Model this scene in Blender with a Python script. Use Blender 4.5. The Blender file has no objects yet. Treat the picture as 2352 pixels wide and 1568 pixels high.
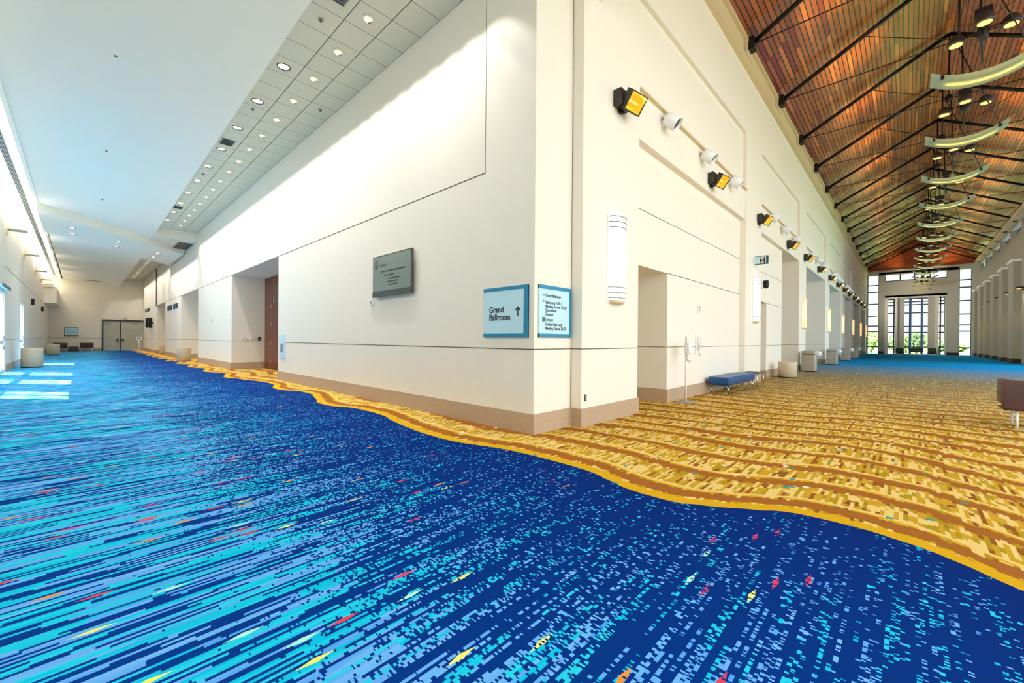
import bpy, math, random
from mathutils import Vector, Matrix
random.seed(7)
scene = bpy.context.scene
COL = scene.collection
PI = math.pi

# ------------------------------------------------------------------ helpers
def srgb(r, g, b):
    def c(v):
        v /= 255.0
        return v / 12.92 if v <= 0.04045 else ((v + 0.055) / 1.055) ** 2.4
    return (c(r), c(g), c(b), 1.0)

class MB:
    """collects geometry, then links it as ONE mesh object"""
    def __init__(s):
        s.v = []; s.f = []; s.sm = []
    def add(s, vs, fs, smooth=False):
        n = len(s.v)
        s.v += [tuple(p) for p in vs]
        s.f += [tuple(i + n for i in f) for f in fs]
        s.sm += [smooth] * len(fs)
        return s
    def quad(s, *p):
        return s.add(p, [tuple(range(len(p)))])
    def box(s, x0, x1, y0, y1, z0, z1):
        x0, x1 = min(x0, x1), max(x0, x1); y0, y1 = min(y0, y1), max(y0, y1); z0, z1 = min(z0, z1), max(z0, z1)
        v = [(x0,y0,z0),(x1,y0,z0),(x1,y1,z0),(x0,y1,z0),(x0,y0,z1),(x1,y0,z1),(x1,y1,z1),(x0,y1,z1)]
        return s.add(v, [(0,3,2,1),(4,5,6,7),(0,1,5,4),(1,2,6,5),(2,3,7,6),(3,0,4,7)])
    def rbox(s, x0, x1, y0, y1, z0, z1, r=0.03, seg=3, top=True):
        """box with rounded vertical corners and a rounded top edge"""
        cs = []
        def ring(ins, z):
            pts = []
            rr = max(r - ins, 0.002)
            for cx, cy, a0 in ((x1-r, y1-r, 0), (x0+r, y1-r, PI/2), (x0+r, y0+r, PI), (x1-r, y0+r, 1.5*PI)):
                for k in range(seg+1):
                    a = a0 + PI/2*k/seg
                    pts.append((cx + rr*math.cos(a), cy + rr*math.sin(a), z))
            return pts
        rings = []
        for k in range(seg+1):
            a = PI/2*k/seg
            rings.append(ring(r*(1-math.sin(a)), z0 + r*(1-math.cos(a))))
        for k in range(seg+1):
            a = PI/2*k/seg
            rings.append(ring(r*(1-math.cos(a)), z1 - r + r*math.sin(a)))
        return s.loft(rings, caps=True)
    def loft(s, rings, caps=True, closed=True, smooth=True):
        n = len(rings[0]); vs = [p for r in rings for p in r]; fs = []
        for i in range(len(rings)-1):
            for j in range(n if closed else n-1):
                a = i*n+j; b = i*n+(j+1) % n
                fs.append((a, b, b+n, a+n))
        k = len(fs)
        if caps:
            fs.append(tuple(range(n-1, -1, -1))); fs.append(tuple((len(rings)-1)*n+j for j in range(n)))
        s.add(vs, fs, smooth)
        if caps:
            s.sm[-1] = False; s.sm[-2] = False
        return s
    def tube(s, pts, r, n=10, caps=True):
        pts = [Vector(p) for p in pts]
        rs = r if isinstance(r, (list, tuple)) else [r]*len(pts)
        rings = []
        up = None
        for i, p in enumerate(pts):
            d = (pts[min(i+1, len(pts)-1)] - pts[max(i-1, 0)]).normalized()
            if up is None:
                up = Vector((0,0,1)) if abs(d.z) < 0.9 else Vector((1,0,0))
            a = d.cross(up).normalized(); b = a.cross(d).normalized()
            rings.append([tuple(p + (a*math.cos(t) + b*math.sin(t))*rs[i]) for t in [2*PI*k/n for k in range(n)]])
        return s.loft(rings, caps)
    def lathe(s, prof, c=(0,0,0), n=24, axis='z', caps=True):
        rings = []
        for r, z in prof:
            ring = []
            for k in range(n):
                a = 2*PI*k/n; x, y = r*math.cos(a), r*math.sin(a)
                p = (x, y, z) if axis == 'z' else ((z, x, y) if axis == 'x' else (y, z, x))
                ring.append((p[0]+c[0], p[1]+c[1], p[2]+c[2]))
            rings.append(ring)
        return s.loft(rings, caps)
    def xform(s, M):
        s.v = [tuple(M @ Vector(p)) for p in s.v]
        return s
    def build(s, name, mat, parent=None, bevel=0.0):
        me = bpy.data.meshes.new(name)
        me.from_pydata(s.v, [], s.f)
        me.polygons.foreach_set('use_smooth', s.sm)
        me.materials.append(mat)
        me.update()
        o = bpy.data.objects.new(name, me)
        COL.objects.link(o)
        if parent is not None: o.parent = parent
        if bevel:
            m = o.modifiers.new('bevel', 'BEVEL'); m.width = bevel; m.segments = 2; m.limit_method = 'ANGLE'
        return o

def tag(o, label=None, cat=None, group=None, kind=None):
    if label: o['label'] = label
    if cat: o['category'] = cat
    if group: o['group'] = group
    if kind: o['kind'] = kind
    return o
def thing(name, label, cat, loc=(0,0,0), rz=0.0, group=None):
    o = bpy.data.objects.new(name, None); COL.objects.link(o)
    o.location = loc; o.rotation_euler = (0,0,rz); o.empty_display_size = 0.2
    return tag(o, label, cat, group)
def struct(name, mb, mat, parent=None, bevel=0.0):
    o = mb.build(name, mat, parent, bevel)
    if parent is None: o['kind'] = 'structure'
    return o
def copy_tree(o, parent=None):
    c = o.copy(); COL.objects.link(c); c.parent = parent
    for ch in list(o.children): copy_tree(ch, c)
    return c
def dup(root, loc, label, rz=None, group=None):
    c = copy_tree(root); c.location = loc; c['label'] = label
    if rz is not None: c.rotation_euler = (0,0,rz)
    if group: c['group'] = group
    return c
def text_part(name, body, size, mat, parent, M, align='LEFT', spacing=1.0, ext=0.002, line=1.0, xs=1.0, bold=0.0):
    cu = bpy.data.curves.new(name, 'FONT')
    cu.body = body; cu.size = size; cu.align_x = align; cu.extrude = ext; cu.space_character = spacing; cu.space_line = line; cu.offset = bold
    t = bpy.data.objects.new(name + '_tmp', cu); COL.objects.link(t)
    dg = bpy.context.evaluated_depsgraph_get()
    me = bpy.data.meshes.new_from_object(t.evaluated_get(dg))
    bpy.data.objects.remove(t)
    S = Matrix.Diagonal((xs, 1, 1, 1))
    me.transform(M @ S)
    me.materials.clear(); me.materials.append(mat)
    o = bpy.data.objects.new(name, me); COL.objects.link(o); o.parent = parent
    return o
ORD = ['first','second','third','fourth','fifth','sixth','seventh','eighth','ninth','tenth','eleventh','twelfth','thirteenth',
       'fourteenth','fifteenth','sixteenth','seventeenth','eighteenth','nineteenth','twentieth']

# ------------------------------------------------------------------ materials
def mat(name, col, rough=0.6, metal=0.0, emis=None, estr=0.0, noise=0.0, nscale=8.0, bump=0.0, bscale=200.0, spec=0.5, coat=0.0, alpha=None):
    m = bpy.data.materials.new(name); m.use_nodes = True
    nt = m.node_tree; b = nt.nodes['Principled BSDF']
    b.inputs['Base Color'].default_value = col
    b.inputs['Roughness'].default_value = rough
    b.inputs['Metallic'].default_value = metal
    b.inputs['Specular IOR Level'].default_value = spec
    b.inputs['Coat Weight'].default_value = coat
    if emis:
        b.inputs['Emission Color'].default_value = emis
        b.inputs['Emission Strength'].default_value = estr
    tc = nt.nodes.new('ShaderNodeNewGeometry')
    if noise:
        n = nt.nodes.new('ShaderNodeTexNoise'); n.inputs['Scale'].default_value = nscale; n.inputs['Detail'].default_value = 4
        nt.links.new(tc.outputs['Position'], n.inputs['Vector'])
        mx = nt.nodes.new('ShaderNodeMix'); mx.data_type = 'RGBA'
        mx.inputs[6].default_value = tuple(c*(1-noise) for c in col[:3]) + (1,)
        mx.inputs[7].default_value = tuple(min(1, c*(1+noise)) for c in col[:3]) + (1,)
        nt.links.new(n.outputs['Fac'], mx.inputs[0]); nt.links.new(mx.outputs[2], b.inputs['Base Color'])
    if bump:
        n2 = nt.nodes.new('ShaderNodeTexNoise'); n2.inputs['Scale'].default_value = bscale
        nt.links.new(tc.outputs['Position'], n2.inputs['Vector'])
        bp = nt.nodes.new('ShaderNodeBump'); bp.inputs['Strength'].default_value = bump; bp.inputs['Distance'].default_value = 0.01
        nt.links.new(n2.outputs['Fac'], bp.inputs['Height']); nt.links.new(bp.outputs['Normal'], b.inputs['Normal'])
    return m

class NT:
    """small wrapper for building node graphs out of expressions"""
    def __init__(s, m):
        s.t = m.node_tree
    def inp(s, sock, v):
        if isinstance(v, (int, float)): sock.default_value = v
        elif isinstance(v, tuple): sock.default_value = v
        else: s.t.links.new(v, sock)
    def m(s, op, a, b=0.0, c=0.0, clamp=False):
        n = s.t.nodes.new('ShaderNodeMath'); n.operation = op; n.use_clamp = clamp
        s.inp(n.inputs[0], a); s.inp(n.inputs[1], b); s.inp(n.inputs[2], c)
        return n.outputs[0]
    def add(s, a, b): return s.m('ADD', a, b)
    def sub(s, a, b): return s.m('SUBTRACT', a, b)
    def mul(s, a, b): return s.m('MULTIPLY', a, b)
    def div(s, a, b): return s.m('DIVIDE', a, b)
    def floor(s, a): return s.m('FLOOR', a)
    def frac(s, a): return s.m('FRACT', a)
    def lt(s, a, b): return s.m('LESS_THAN', a, b)
    def gt(s, a, b): return s.m('GREATER_THAN', a, b)
    def sin(s, a): return s.m('SINE', a)
    def ramp(s, x, a, b, lo=0.0, hi=1.0):
        n = s.t.nodes.new('ShaderNodeMapRange'); n.clamp = True
        s.inp(n.inputs['Value'], x)
        n.inputs['From Min'].default_value = a; n.inputs['From Max'].default_value = b
        n.inputs['To Min'].default_value = lo; n.inputs['To Max'].default_value = hi
        return n.outputs[0]
    def white(s, a, b, c=0.0):
        cb = s.t.nodes.new('ShaderNodeCombineXYZ'); s.inp(cb.inputs[0], a); s.inp(cb.inputs[1], b); s.inp(cb.inputs[2], c)
        w = s.t.nodes.new('ShaderNodeTexWhiteNoise'); w.noise_dimensions = '3D'
        s.t.links.new(cb.outputs[0], w.inputs['Vector'])
        return w.outputs['Value']
    def noise(s, vec, scale, detail=2.0):
        n = s.t.nodes.new('ShaderNodeTexNoise'); n.inputs['Scale'].default_value = scale; n.inputs['Detail'].default_value = detail
        if vec is not None: s.t.links.new(vec, n.inputs['Vector'])
        return n.outputs['Fac']
    def mix(s, f, a, b):
        n = s.t.nodes.new('ShaderNodeMix'); n.data_type = 'RGBA'
        s.inp(n.inputs[0], f); s.inp(n.inputs[6], a); s.inp(n.inputs[7], b)
        return n.outputs[2]
    def pos(s):
        g = s.t.nodes.new('ShaderNodeNewGeometry'); sp = s.t.nodes.new('ShaderNodeSeparateXYZ')
        s.t.links.new(g.outputs['Position'], sp.inputs[0])
        return g.outputs['Position'], sp.outputs[0], sp.outputs[1], sp.outputs[2]
    def curve(s, x, pts):
        n = s.t.nodes.new('ShaderNodeFloatCurve'); s.inp(n.inputs['Value'], x)
        c = n.mapping.curves[0]
        while len(c.points) < len(pts): c.points.new(0.5, 0.5)
        for p, (a, b) in zip(c.points, pts): p.location = (a, b)
        n.mapping.update()
        return n.outputs[0]

WALLC = srgb(237, 229, 213)
M = {}
M['wall'] = mat('wall_paint', WALLC, 0.75, noise=0.02, nscale=3, bump=0.08, bscale=300)
M['wall_grey'] = mat('wall_paint_grey', srgb(190, 186, 170), 0.8, noise=0.03, nscale=2)
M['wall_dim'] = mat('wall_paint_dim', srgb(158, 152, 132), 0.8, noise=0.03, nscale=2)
M['ceil'] = mat('ceiling_paint', srgb(250, 246, 230), 0.85, noise=0.01, nscale=2)
M['joint'] = mat('wall_joint', srgb(96, 84, 70), 0.9)
M['base'] = mat('base_stone', srgb(184, 158, 130), 0.55, noise=0.16, nscale=28, bump=0.1, bscale=90)
M['white'] = mat('white_enamel', srgb(238, 238, 236), 0.4)
M['white_metal'] = mat('white_metal', srgb(225, 226, 226), 0.3, 0.3)
M['chrome'] = mat('chrome', srgb(210, 210, 208), 0.22, 1.0)
M['black'] = mat('black_metal', srgb(22, 20, 20), 0.45, 0.3)
M['bronze'] = mat('dark_bronze', srgb(66, 62, 56), 0.4, 0.6)
M['darkgrey'] = mat('dark_grey', srgb(70, 72, 72), 0.6)
M['grey'] = mat('grey_metal', srgb(150, 150, 146), 0.45, 0.4)
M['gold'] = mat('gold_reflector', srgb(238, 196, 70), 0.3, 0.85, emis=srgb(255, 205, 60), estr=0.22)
M['teal'] = mat('sign_teal', srgb(28, 130, 168), 0.45)
M['signface'] = mat('sign_face', srgb(190, 226, 236), 0.5)
M['ink'] = mat('sign_ink', srgb(52, 36, 52), 0.6)
M['green_ink'] = mat('sign_green', srgb(60, 105, 70), 0.6)
M['darkteal'] = mat('dark_teal', srgb(30, 80, 98), 0.5)
M['blueleather'] = mat('blue_leather', srgb(0, 72, 128), 0.35, noise=0.12, nscale=14, bump=0.15, bscale=120)
M['brownleather'] = mat('brown_leather', srgb(84, 58, 58), 0.4, noise=0.1, nscale=10, bump=0.1, bscale=150)
M['darkbrown'] = mat('dark_brown', srgb(50, 26, 22), 0.5)
M['greenfab'] = mat('green_fabric', srgb(18, 62, 44), 0.6)
M['binbeige'] = mat('bin_beige', srgb(212, 194, 164), 0.5, noise=0.05, nscale=30)
M['bingrey'] = mat('bin_grey', srgb(176, 164, 144), 0.5, noise=0.07, nscale=40)
M['bag'] = mat('bin_bag', srgb(222, 226, 230), 0.35)
M['panelwood'] = mat('panel_wood', srgb(112, 52, 24), 0.35, noise=0.25, nscale=5, coat=0.2)
M['doorwood'] = mat('door_wood', srgb(104, 46, 28), 0.4, noise=0.15, nscale=7)
M['steeldoor'] = mat('steel_door', srgb(176, 178, 160), 0.45, noise=0.08, nscale=2)
M['cream'] = mat('cornice_cream', srgb(216, 198, 156), 0.6, noise=0.03)
M['mullion'] = mat('mullion_dark', srgb(58, 60, 66), 0.5, 0.3)
M['mullion_blue'] = mat('mullion_blue', srgb(70, 110, 165), 0.5)
M['screen'] = mat('screen', srgb(92, 106, 100), 0.2, coat=0.3, emis=srgb(112, 128, 120), estr=0.2)
M['screen_ink'] = mat('screen_ink', srgb(26, 38, 34), 0.4)
M['screen_light'] = mat('screen_light', srgb(150, 185, 172), 0.4)
M['bezel'] = mat('bezel', srgb(52, 54, 46), 0.35)
M['leaf'] = mat('leaf', srgb(98, 128, 46), 0.7, noise=0.35, nscale=1.5)
M['leaf2'] = mat('leaf_dark', srgb(72, 104, 48), 0.7, noise=0.35, nscale=1.5)
M['bark'] = mat('bark', srgb(96, 78, 60), 0.9)
M['emit_white'] = mat('lamp_white', srgb(255, 250, 240), 0.5, emis=srgb(255, 250, 240), estr=5.0)
M['emit_cove'] = mat('cove_light', srgb(255, 252, 244), 0.5, emis=srgb(255, 250, 238), estr=5.0)
M['emit_down'] = mat('downlight_lens', srgb(255, 246, 235), 0.5, emis=srgb(255, 247, 236), estr=3.0)
M['emit_eye'] = mat('eyeball_lens', srgb(255, 236, 205), 0.5, emis=srgb(255, 236, 205), estr=0.35)
M['emit_sconce'] = mat('sconce_lens', srgb(255, 253, 248), 0.5, emis=srgb(255, 252, 246), estr=0.85)
M['emit_sconce_warm'] = mat('sconce_lens_warm', srgb(255, 222, 170), 0.5, emis=srgb(255, 210, 145), estr=0.62)
M['emit_amber'] = mat('amber_lens', srgb(255, 205, 110), 0.5, emis=srgb(255, 205, 120), estr=0.75)
M['emit_tube'] = mat('pendant_tube', srgb(255, 225, 150), 0.5, emis=srgb(255, 226, 150), estr=26.0)

M['lawn'] = mat('lawn', srgb(140, 168, 84), 0.9)
_N = NT(M['lawn']); _P, _x, _y, _z = _N.pos()
_c = _N.mix(_N.noise(_P, 0.8, 4.0), srgb(92, 120, 48), srgb(130, 156, 76))
_c = _N.mix(_N.m('MULTIPLY', _N.ramp(_x, 24.0, 32.0), 1.0), srgb(112, 111, 109), _c)
M['lawn'].node_tree.links.new(_c, M['lawn'].node_tree.nodes['Principled BSDF'].inputs['Base Color'])

def glass_mat(name, tint, gl=0.08):
    m = bpy.data.materials.new(name); m.use_nodes = True; nt = m.node_tree
    for n in list(nt.nodes): nt.nodes.remove(n)
    out = nt.nodes.new('ShaderNodeOutputMaterial'); mx = nt.nodes.new('ShaderNodeMixShader')
    tr = nt.nodes.new('ShaderNodeBsdfTransparent'); tr.inputs[0].default_value = tint
    g = nt.nodes.new('ShaderNodeBsdfGlossy'); g.inputs['Roughness'].default_value = 0.02
    mx.inputs[0].default_value = gl
    nt.links.new(tr.outputs[0], mx.inputs[1]); nt.links.new(g.outputs[0], mx.inputs[2]); nt.links.new(mx.outputs[0], out.inputs[0])
    return m
M['glass'] = glass_mat('window_glass', (0.96, 0.98, 1.0, 1), 0.06)
M['glass_door'] = glass_mat('door_glass', (0.80, 0.92, 0.97, 1), 0.08)

def shade_mat():
    m = bpy.data.materials.new('pendant_glass'); m.use_nodes = True; nt = m.node_tree
    for n in list(nt.nodes): nt.nodes.remove(n)
    out = nt.nodes.new('ShaderNodeOutputMaterial')
    d = nt.nodes.new('ShaderNodeBsdfDiffuse'); d.inputs[0].default_value = srgb(146, 176, 164)
    t = nt.nodes.new('ShaderNodeBsdfTranslucent'); t.inputs[0].default_value = srgb(214, 214, 178)
    g = nt.nodes.new('ShaderNodeBsdfGlossy'); g.inputs['Roughness'].default_value = 0.15
    mx = nt.nodes.new('ShaderNodeMixShader'); mx.inputs[0].default_value = 0.5
    m2 = nt.nodes.new('ShaderNodeMixShader'); m2.inputs[0].default_value = 0.08
    nt.links.new(d.outputs[0], mx.inputs[1]); nt.links.new(t.outputs[0], mx.inputs[2])
    nt.links.new(mx.outputs[0], m2.inputs[1]); nt.links.new(g.outputs[0], m2.inputs[2]); nt.links.new(m2.outputs[0], out.inputs[0])
    return m
M['shade'] = shade_mat()

def wood_ceiling_mat():
    m = mat('ceiling_planks', srgb(150, 80, 30), 0.42, coat=0.3)
    m.node_tree.nodes['Principled BSDF'].inputs['Coat Roughness'].default_value = 0.2
    N = NT(m); b = m.node_tree.nodes['Principled BSDF']
    P, x, y, z = N.pos()
    w = 0.135
    d = N.div(N.m('ABSOLUTE', N.add(y, 5.43)), w)
    row = N.floor(d)
    side = N.gt(y, -5.43)
    off = N.mul(N.white(row, side, 3.0), 9.0)
    seg = N.floor(N.div(N.add(x, off), 2.3))
    r = N.white(row, seg, side)
    col = N.mix(r, srgb(150, 74, 18), srgb(190, 104, 34))
    r2 = N.white(seg, row, 5.0)
    col = N.mix(N.gt(r2, 0.90), col, srgb(216, 126, 46))
    col = N.mix(N.lt(r2, 0.08), col, srgb(136, 48, 10))
    mp = m.node_tree.nodes.new('ShaderNodeMapping'); mp.inputs['Scale'].default_value = (0.6, 14, 14)
    m.node_tree.links.new(P, mp.inputs[0])
    g = N.noise(mp.outputs[0], 3.0, 4.0)
    col = N.mix(N.mul(g, 0.35), col, srgb(120, 54, 12))
    gap = N.gt(N.frac(d), 0.80)
    col = N.mix(gap, col, srgb(16, 7, 3))
    m.node_tree.links.new(col, b.inputs['Base Color'])
    return m
M['planks'] = wood_ceiling_mat()

def gable_wood_mat():
    m = mat('gable_planks', srgb(150, 70, 24), 0.4)
    N = NT(m); b = m.node_tree.nodes['Principled BSDF']
    P, x, y, z = N.pos()
    d = N.div(z, 0.14); row = N.floor(d)
    r = N.white(row, N.floor(N.div(N.add(y, N.mul(N.white(row, 2.0), 3.0)), 2.0)))
    col = N.mix(r, srgb(150, 66, 22), srgb(184, 92, 36))
    col = N.mix(N.gt(N.frac(d), 0.9), col, srgb(70, 30, 12))
    m.node_tree.links.new(col, b.inputs['Base Color'])
    return m
M['gable'] = gable_wood_mat()

def tile_mat():
    m = mat('ceiling_tiles', srgb(205, 203, 184), 0.85)
    N = NT(m); b = m.node_tree.nodes['Principled BSDF']
    P, x, y, z = N.pos()
    fy = N.frac(N.div(N.sub(y, 2.53), 0.693)); fx = N.frac(N.div(N.add(x, 2.0), 0.6667))
    gy = N.lt(fy, 0.022); gx = N.lt(N.m('ABSOLUTE', N.sub(fx, 0.5)), -1.0)
    gx = N.m('MAXIMUM', N.lt(fx, 0.018), N.gt(fx, 0.988))
    col = N.mix(N.mul(N.noise(P, 60.0, 2.0), 0.4), srgb(226, 220, 194), srgb(210, 203, 176))
    col = N.mix(gy, col, srgb(128, 124, 100))
    col = N.mix(gx, col, srgb(112, 108, 86))
    m.node_tree.links.new(col, b.inputs['Base Color'])
    return m
M['tiles'] = tile_mat()

BORDER = [(-6,-1.2),(-5.4,-1.22),(-4.8,-1.01),(-4.53,-.81),(-4.2,-.66),(-3.85,-.61),(-3.35,-.78),(-2.88,-1.05),(-2.51,-1.15),(-1.97,-1.04),(-1.29,-.90),(-.59,-.91),(.12,-1.05),(.96,-1.18),(1.8,-1.12),
          (2.59,-.99),(3.72,-.83),(4.55,-.91),(5.37,-1.13),(6.1,-.98),(6.83,-.79),(7.7,-.63),(8.4,-.74),(9.13,-.95),(10,-.8),(11,-.60),(12.2,-.70),(13.24,-.92),(14,-.95)]
def carpet_mat():
    m = mat('carpet', srgb(20, 60, 140), 0.95, spec=0.05)
    N = NT(m); b = m.node_tree.nodes['Principled BSDF']
    P, x, y, z = N.pos()
    # wavy border x = xb(y)
    cy = N.ramp(y, -6.0, 14.0)
    cv = N.curve(cy, [((a+6)/20.0, v+1.5) for a, v in BORDER])
    near = N.sub(cv, 1.5)
    far = N.sub(N.mul(N.sin(N.mul(y, 1.62)), 0.2), 0.95)
    tf = N.ramp(y, 13.0, 14.0)
    xb = N.add(N.mul(near, N.sub(1.0, tf)), N.mul(far, tf))
    u = N.sub(xb, x)                      # distance into the blue field
    # ---------------- blue field
    rw = 0.019
    row = N.floor(N.div(y, rw)); row3 = N.floor(N.div(y, rw*3))
    h1 = N.white(row, 1.0, 0.0); h3 = N.white(row3, 2.0, 0.0)
    segl = N.floor(N.add(N.div(x, 0.44), N.mul(h1, 9.0)))
    segb = N.floor(N.add(N.div(x, 0.8), N.mul(h3, 7.0)))
    vl = N.white(segl, row, 4.0); vb = N.white(segb, row3, 5.0)
    v = N.add(N.mul(vl, 0.64), N.mul(vb, 0.36))
    pL = N.ramp(u, 0.0, 3.6, 0.50, 0.60)
    longm = N.lt(v, pL)
    xs = N.floor(N.div(x, 0.012))
    vs = N.white(xs, row, 6.0)
    xs2 = N.floor(N.div(x, 0.03)); vs2 = N.white(xs2, N.floor(N.div(y, rw*2)), 8.0)
    pS = N.curve(N.ramp(u, 0.0, 4.5), [(0.0, 0.10), (0.2, 0.15), (0.42, 0.30), (0.6, 0.55), (0.78, 0.93), (1.0, 1.0)])
    dots = N.lt(N.add(N.mul(vs, 0.6), N.mul(vs2, 0.4)), N.ramp(pS, 0.0, 1.0, 0.12, 1.0))
    light = N.mul(longm, dots)
    vc = N.white(N.floor(N.add(N.div(x, 0.8), N.mul(h3, 5.0))), N.floor(N.div(y, rw*4)), 9.0)
    cyan = N.mix(N.white(segl, row, 12.0), srgb(0, 186, 228), srgb(40, 204, 234))
    peri = N.mix(N.white(segl, row, 13.0), srgb(82, 158, 238), srgb(112, 182, 246))
    lc = N.mix(N.lt(vc, 0.5), cyan, peri)
    navy = N.mix(N.ramp(u, 0.0, 4.0), srgb(0, 40, 116), srgb(0, 60, 150))
    tuft = N.noise(P, 420.0, 1.0)
    navy = N.mix(N.mul(tuft, 0.35), navy, srgb(0, 30, 96))
    blue = N.mix(light, navy, lc)
    # accents: small lozenges
    ra = N.floor(N.div(y, 0.036)); ha = N.white(ra, 3.0, 1.0)
    xa = N.add(N.div(x, 0.21), N.mul(ha, 6.0)); ca = N.floor(xa)
    av = N.white(ca, ra, 15.0); ac = N.white(ca, ra, 16.0)
    fx = N.m('ABSOLUTE', N.sub(N.frac(xa), 0.5)); fy = N.m('ABSOLUTE', N.sub(N.frac(N.div(y, 0.036)), 0.5))
    loz = N.lt(N.add(N.mul(fx, 1.0), N.mul(fy, 0.9)), 0.44)
    acc = N.mul(N.mul(N.gt(av, N.ramp(u, 0.0, 3.0, 0.991, 0.975)), loz), N.lt(vs, N.ramp(u, 0.0, 3.0, 0.35, 1.0)))
    acol = N.mix(N.gt(ac, 0.33), srgb(222, 66, 92), srgb(226, 146, 62))
    acol = N.mix(N.gt(ac, 0.56), acol, srgb(232, 232, 120))
    acol = N.mix(N.gt(ac, 0.82), acol, srgb(176, 236, 222))
    blue = N.mix(acc, blue, acol)
    # ---------------- gold field: wavy bands along y with comb teeth along x
    d = N.sub(x, xb)
    fade = N.ramp(d, 0.0, 9.0, 0.0, 1.0)
    wob = N.mul(N.sin(N.add(N.mul(y, 0.95), N.mul(x, 0.55))), 0.16)
    s = N.add(N.add(N.mul(d, N.sub(1.0, fade)), N.mul(N.add(x, 0.95), fade)), N.mul(wob, N.ramp(d, 0.4, 2.5)))
    rg = N.floor(N.div(y, 0.03)); hg = N.white(rg, 21.0, 0.0)
    rg2 = N.floor(N.div(y, 0.06)); hg2 = N.white(rg2, 22.0, 0.0)
    band = N.floor(N.div(s, 0.74)); 
    hb = N.white(band, 23.0, 0.0)
    mp = m.node_tree.nodes.new('ShaderNodeMapping'); mp.inputs['Scale'].default_value = (1.3, 0.35, 0)
    m.node_tree.links.new(P, mp.inputs[0])
    f0 = N.add(N.div(s, 0.74), N.mul(N.sub(N.noise(mp.outputs[0], 1.0, 2.0), 0.5), N.ramp(d, 0.3, 1.5, 0.0, 0.8)))
    jit = N.mul(N.sub(N.add(N.mul(hg, 0.5), N.mul(hg2, 0.5)), 0.5), 0.20)
    f = N.frac(N.add(f0, 0.0))
    fj = N.add(f, jit)
    cg = N.floor(N.add(N.div(s, 0.15), N.mul(hg, 5.0)))
    vg = N.add(N.mul(N.white(rg, band, 26.0), 0.6), N.mul(N.white(cg, rg, 25.0), 0.4))
    goldA = srgb(196, 152, 40); goldB = srgb(226, 194, 118); olive = srgb(172, 140, 30); brown = srgb(146, 88, 30); edge = srgb(212, 164, 26)
    teeth = N.mix(N.gt(vg, 0.42), goldA, goldB)
    teeth = N.mix(N.gt(vg, 0.66), teeth, olive)
    teeth = N.mix(N.gt(vg, 0.80), teeth, brown)
    gold = teeth
    inb = N.mul(N.gt(fj, 0.24), N.lt(fj, 0.54))            # brown band
    bcol = N.mix(N.noise(P, 300.0, 1.0), srgb(142, 84, 28), srgb(174, 110, 46))
    gold = N.mix(inb, gold, bcol)
    inl = N.mul(N.gt(f, 0.595), N.lt(f, 0.665))              # solid cream line
    gold = N.mix(inl, gold, goldB)
    inl2 = N.mul(N.gt(f, 0.545), N.lt(f, 0.60))
    gold = N.mix(N.mul(inl2, N.lt(hg, 0.75)), gold, edge)
    gold = N.mix(N.lt(s, N.add(0.13, N.mul(hg, 0.07))), gold, edge)
    ka = N.white(N.floor(N.div(x, 0.05)), N.floor(N.div(y, 0.05)), 31.0)
    gold = N.mix(N.gt(ka, 0.9965), gold, srgb(40, 150, 150))
    gold = N.mix(N.lt(ka, 0.0025), gold, srgb(236, 240, 236))
    gold = N.mix(N.mul(N.gt(ka, 0.5), N.lt(ka, 0.5015)), gold, srgb(150, 50, 50))
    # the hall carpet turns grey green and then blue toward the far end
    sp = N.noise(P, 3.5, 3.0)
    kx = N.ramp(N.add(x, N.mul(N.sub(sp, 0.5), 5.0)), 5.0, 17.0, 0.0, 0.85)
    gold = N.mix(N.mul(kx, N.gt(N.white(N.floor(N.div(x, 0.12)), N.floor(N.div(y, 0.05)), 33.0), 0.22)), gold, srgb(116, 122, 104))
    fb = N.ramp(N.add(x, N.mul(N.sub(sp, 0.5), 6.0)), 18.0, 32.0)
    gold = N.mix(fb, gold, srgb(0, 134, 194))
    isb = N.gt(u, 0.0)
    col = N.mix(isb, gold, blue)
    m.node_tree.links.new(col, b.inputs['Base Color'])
    bp = m.node_tree.nodes.new('ShaderNodeBump'); bp.inputs['Strength'].default_value = 0.15; bp.inputs['Distance'].default_value = 0.004
    m.node_tree.links.new(tuft, bp.inputs['Height']); m.node_tree.links.new(bp.outputs['Normal'], b.inputs['Normal'])
    return m
M['carpet'] = carpet_mat()

# ------------------------------------------------------------------ camera (level, slight roll, fitted from the vanishing points)
F_PX, YAW, PITCH, ROLL = 948.9, 0.76240, -0.00384, 0.00751
fw = Vector((math.cos(YAW)*math.cos(PITCH), math.sin(YAW)*math.cos(PITCH), math.sin(PITCH)))
r0 = Vector((math.sin(YAW), -math.cos(YAW), 0)); u0 = r0.cross(fw)
R_ = r0*math.cos(ROLL) + u0*math.sin(ROLL); U_ = u0*math.cos(ROLL) - r0*math.sin(ROLL)
cam_d = bpy.data.cameras.new('camera'); cam = bpy.data.objects.new('camera', cam_d); COL.objects.link(cam)
cam_d.sensor_width = 36.0; cam_d.lens = F_PX/2352*36.0; cam_d.clip_start = 0.05; cam_d.clip_end = 500
cam.matrix_world = Matrix(((R_.x, U_.x, -fw.x, -4.975), (R_.y, U_.y, -fw.y, -4.268), (R_.z, U_.z, -fw.z, 1.5), (0,0,0,1)))
scene.camera = cam

# ------------------------------------------------------------------ the setting
YE = 58.0        # end wall of the left corridor
XG = 70.0        # gable wall of the timber hall
XW = -7.15       # left wall of the corridor
YR = -10.5       # right wall of the hall
PF = -0.22       # face of the pilasters in the hall
BY = -0.04       # face of the bay walls

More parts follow.
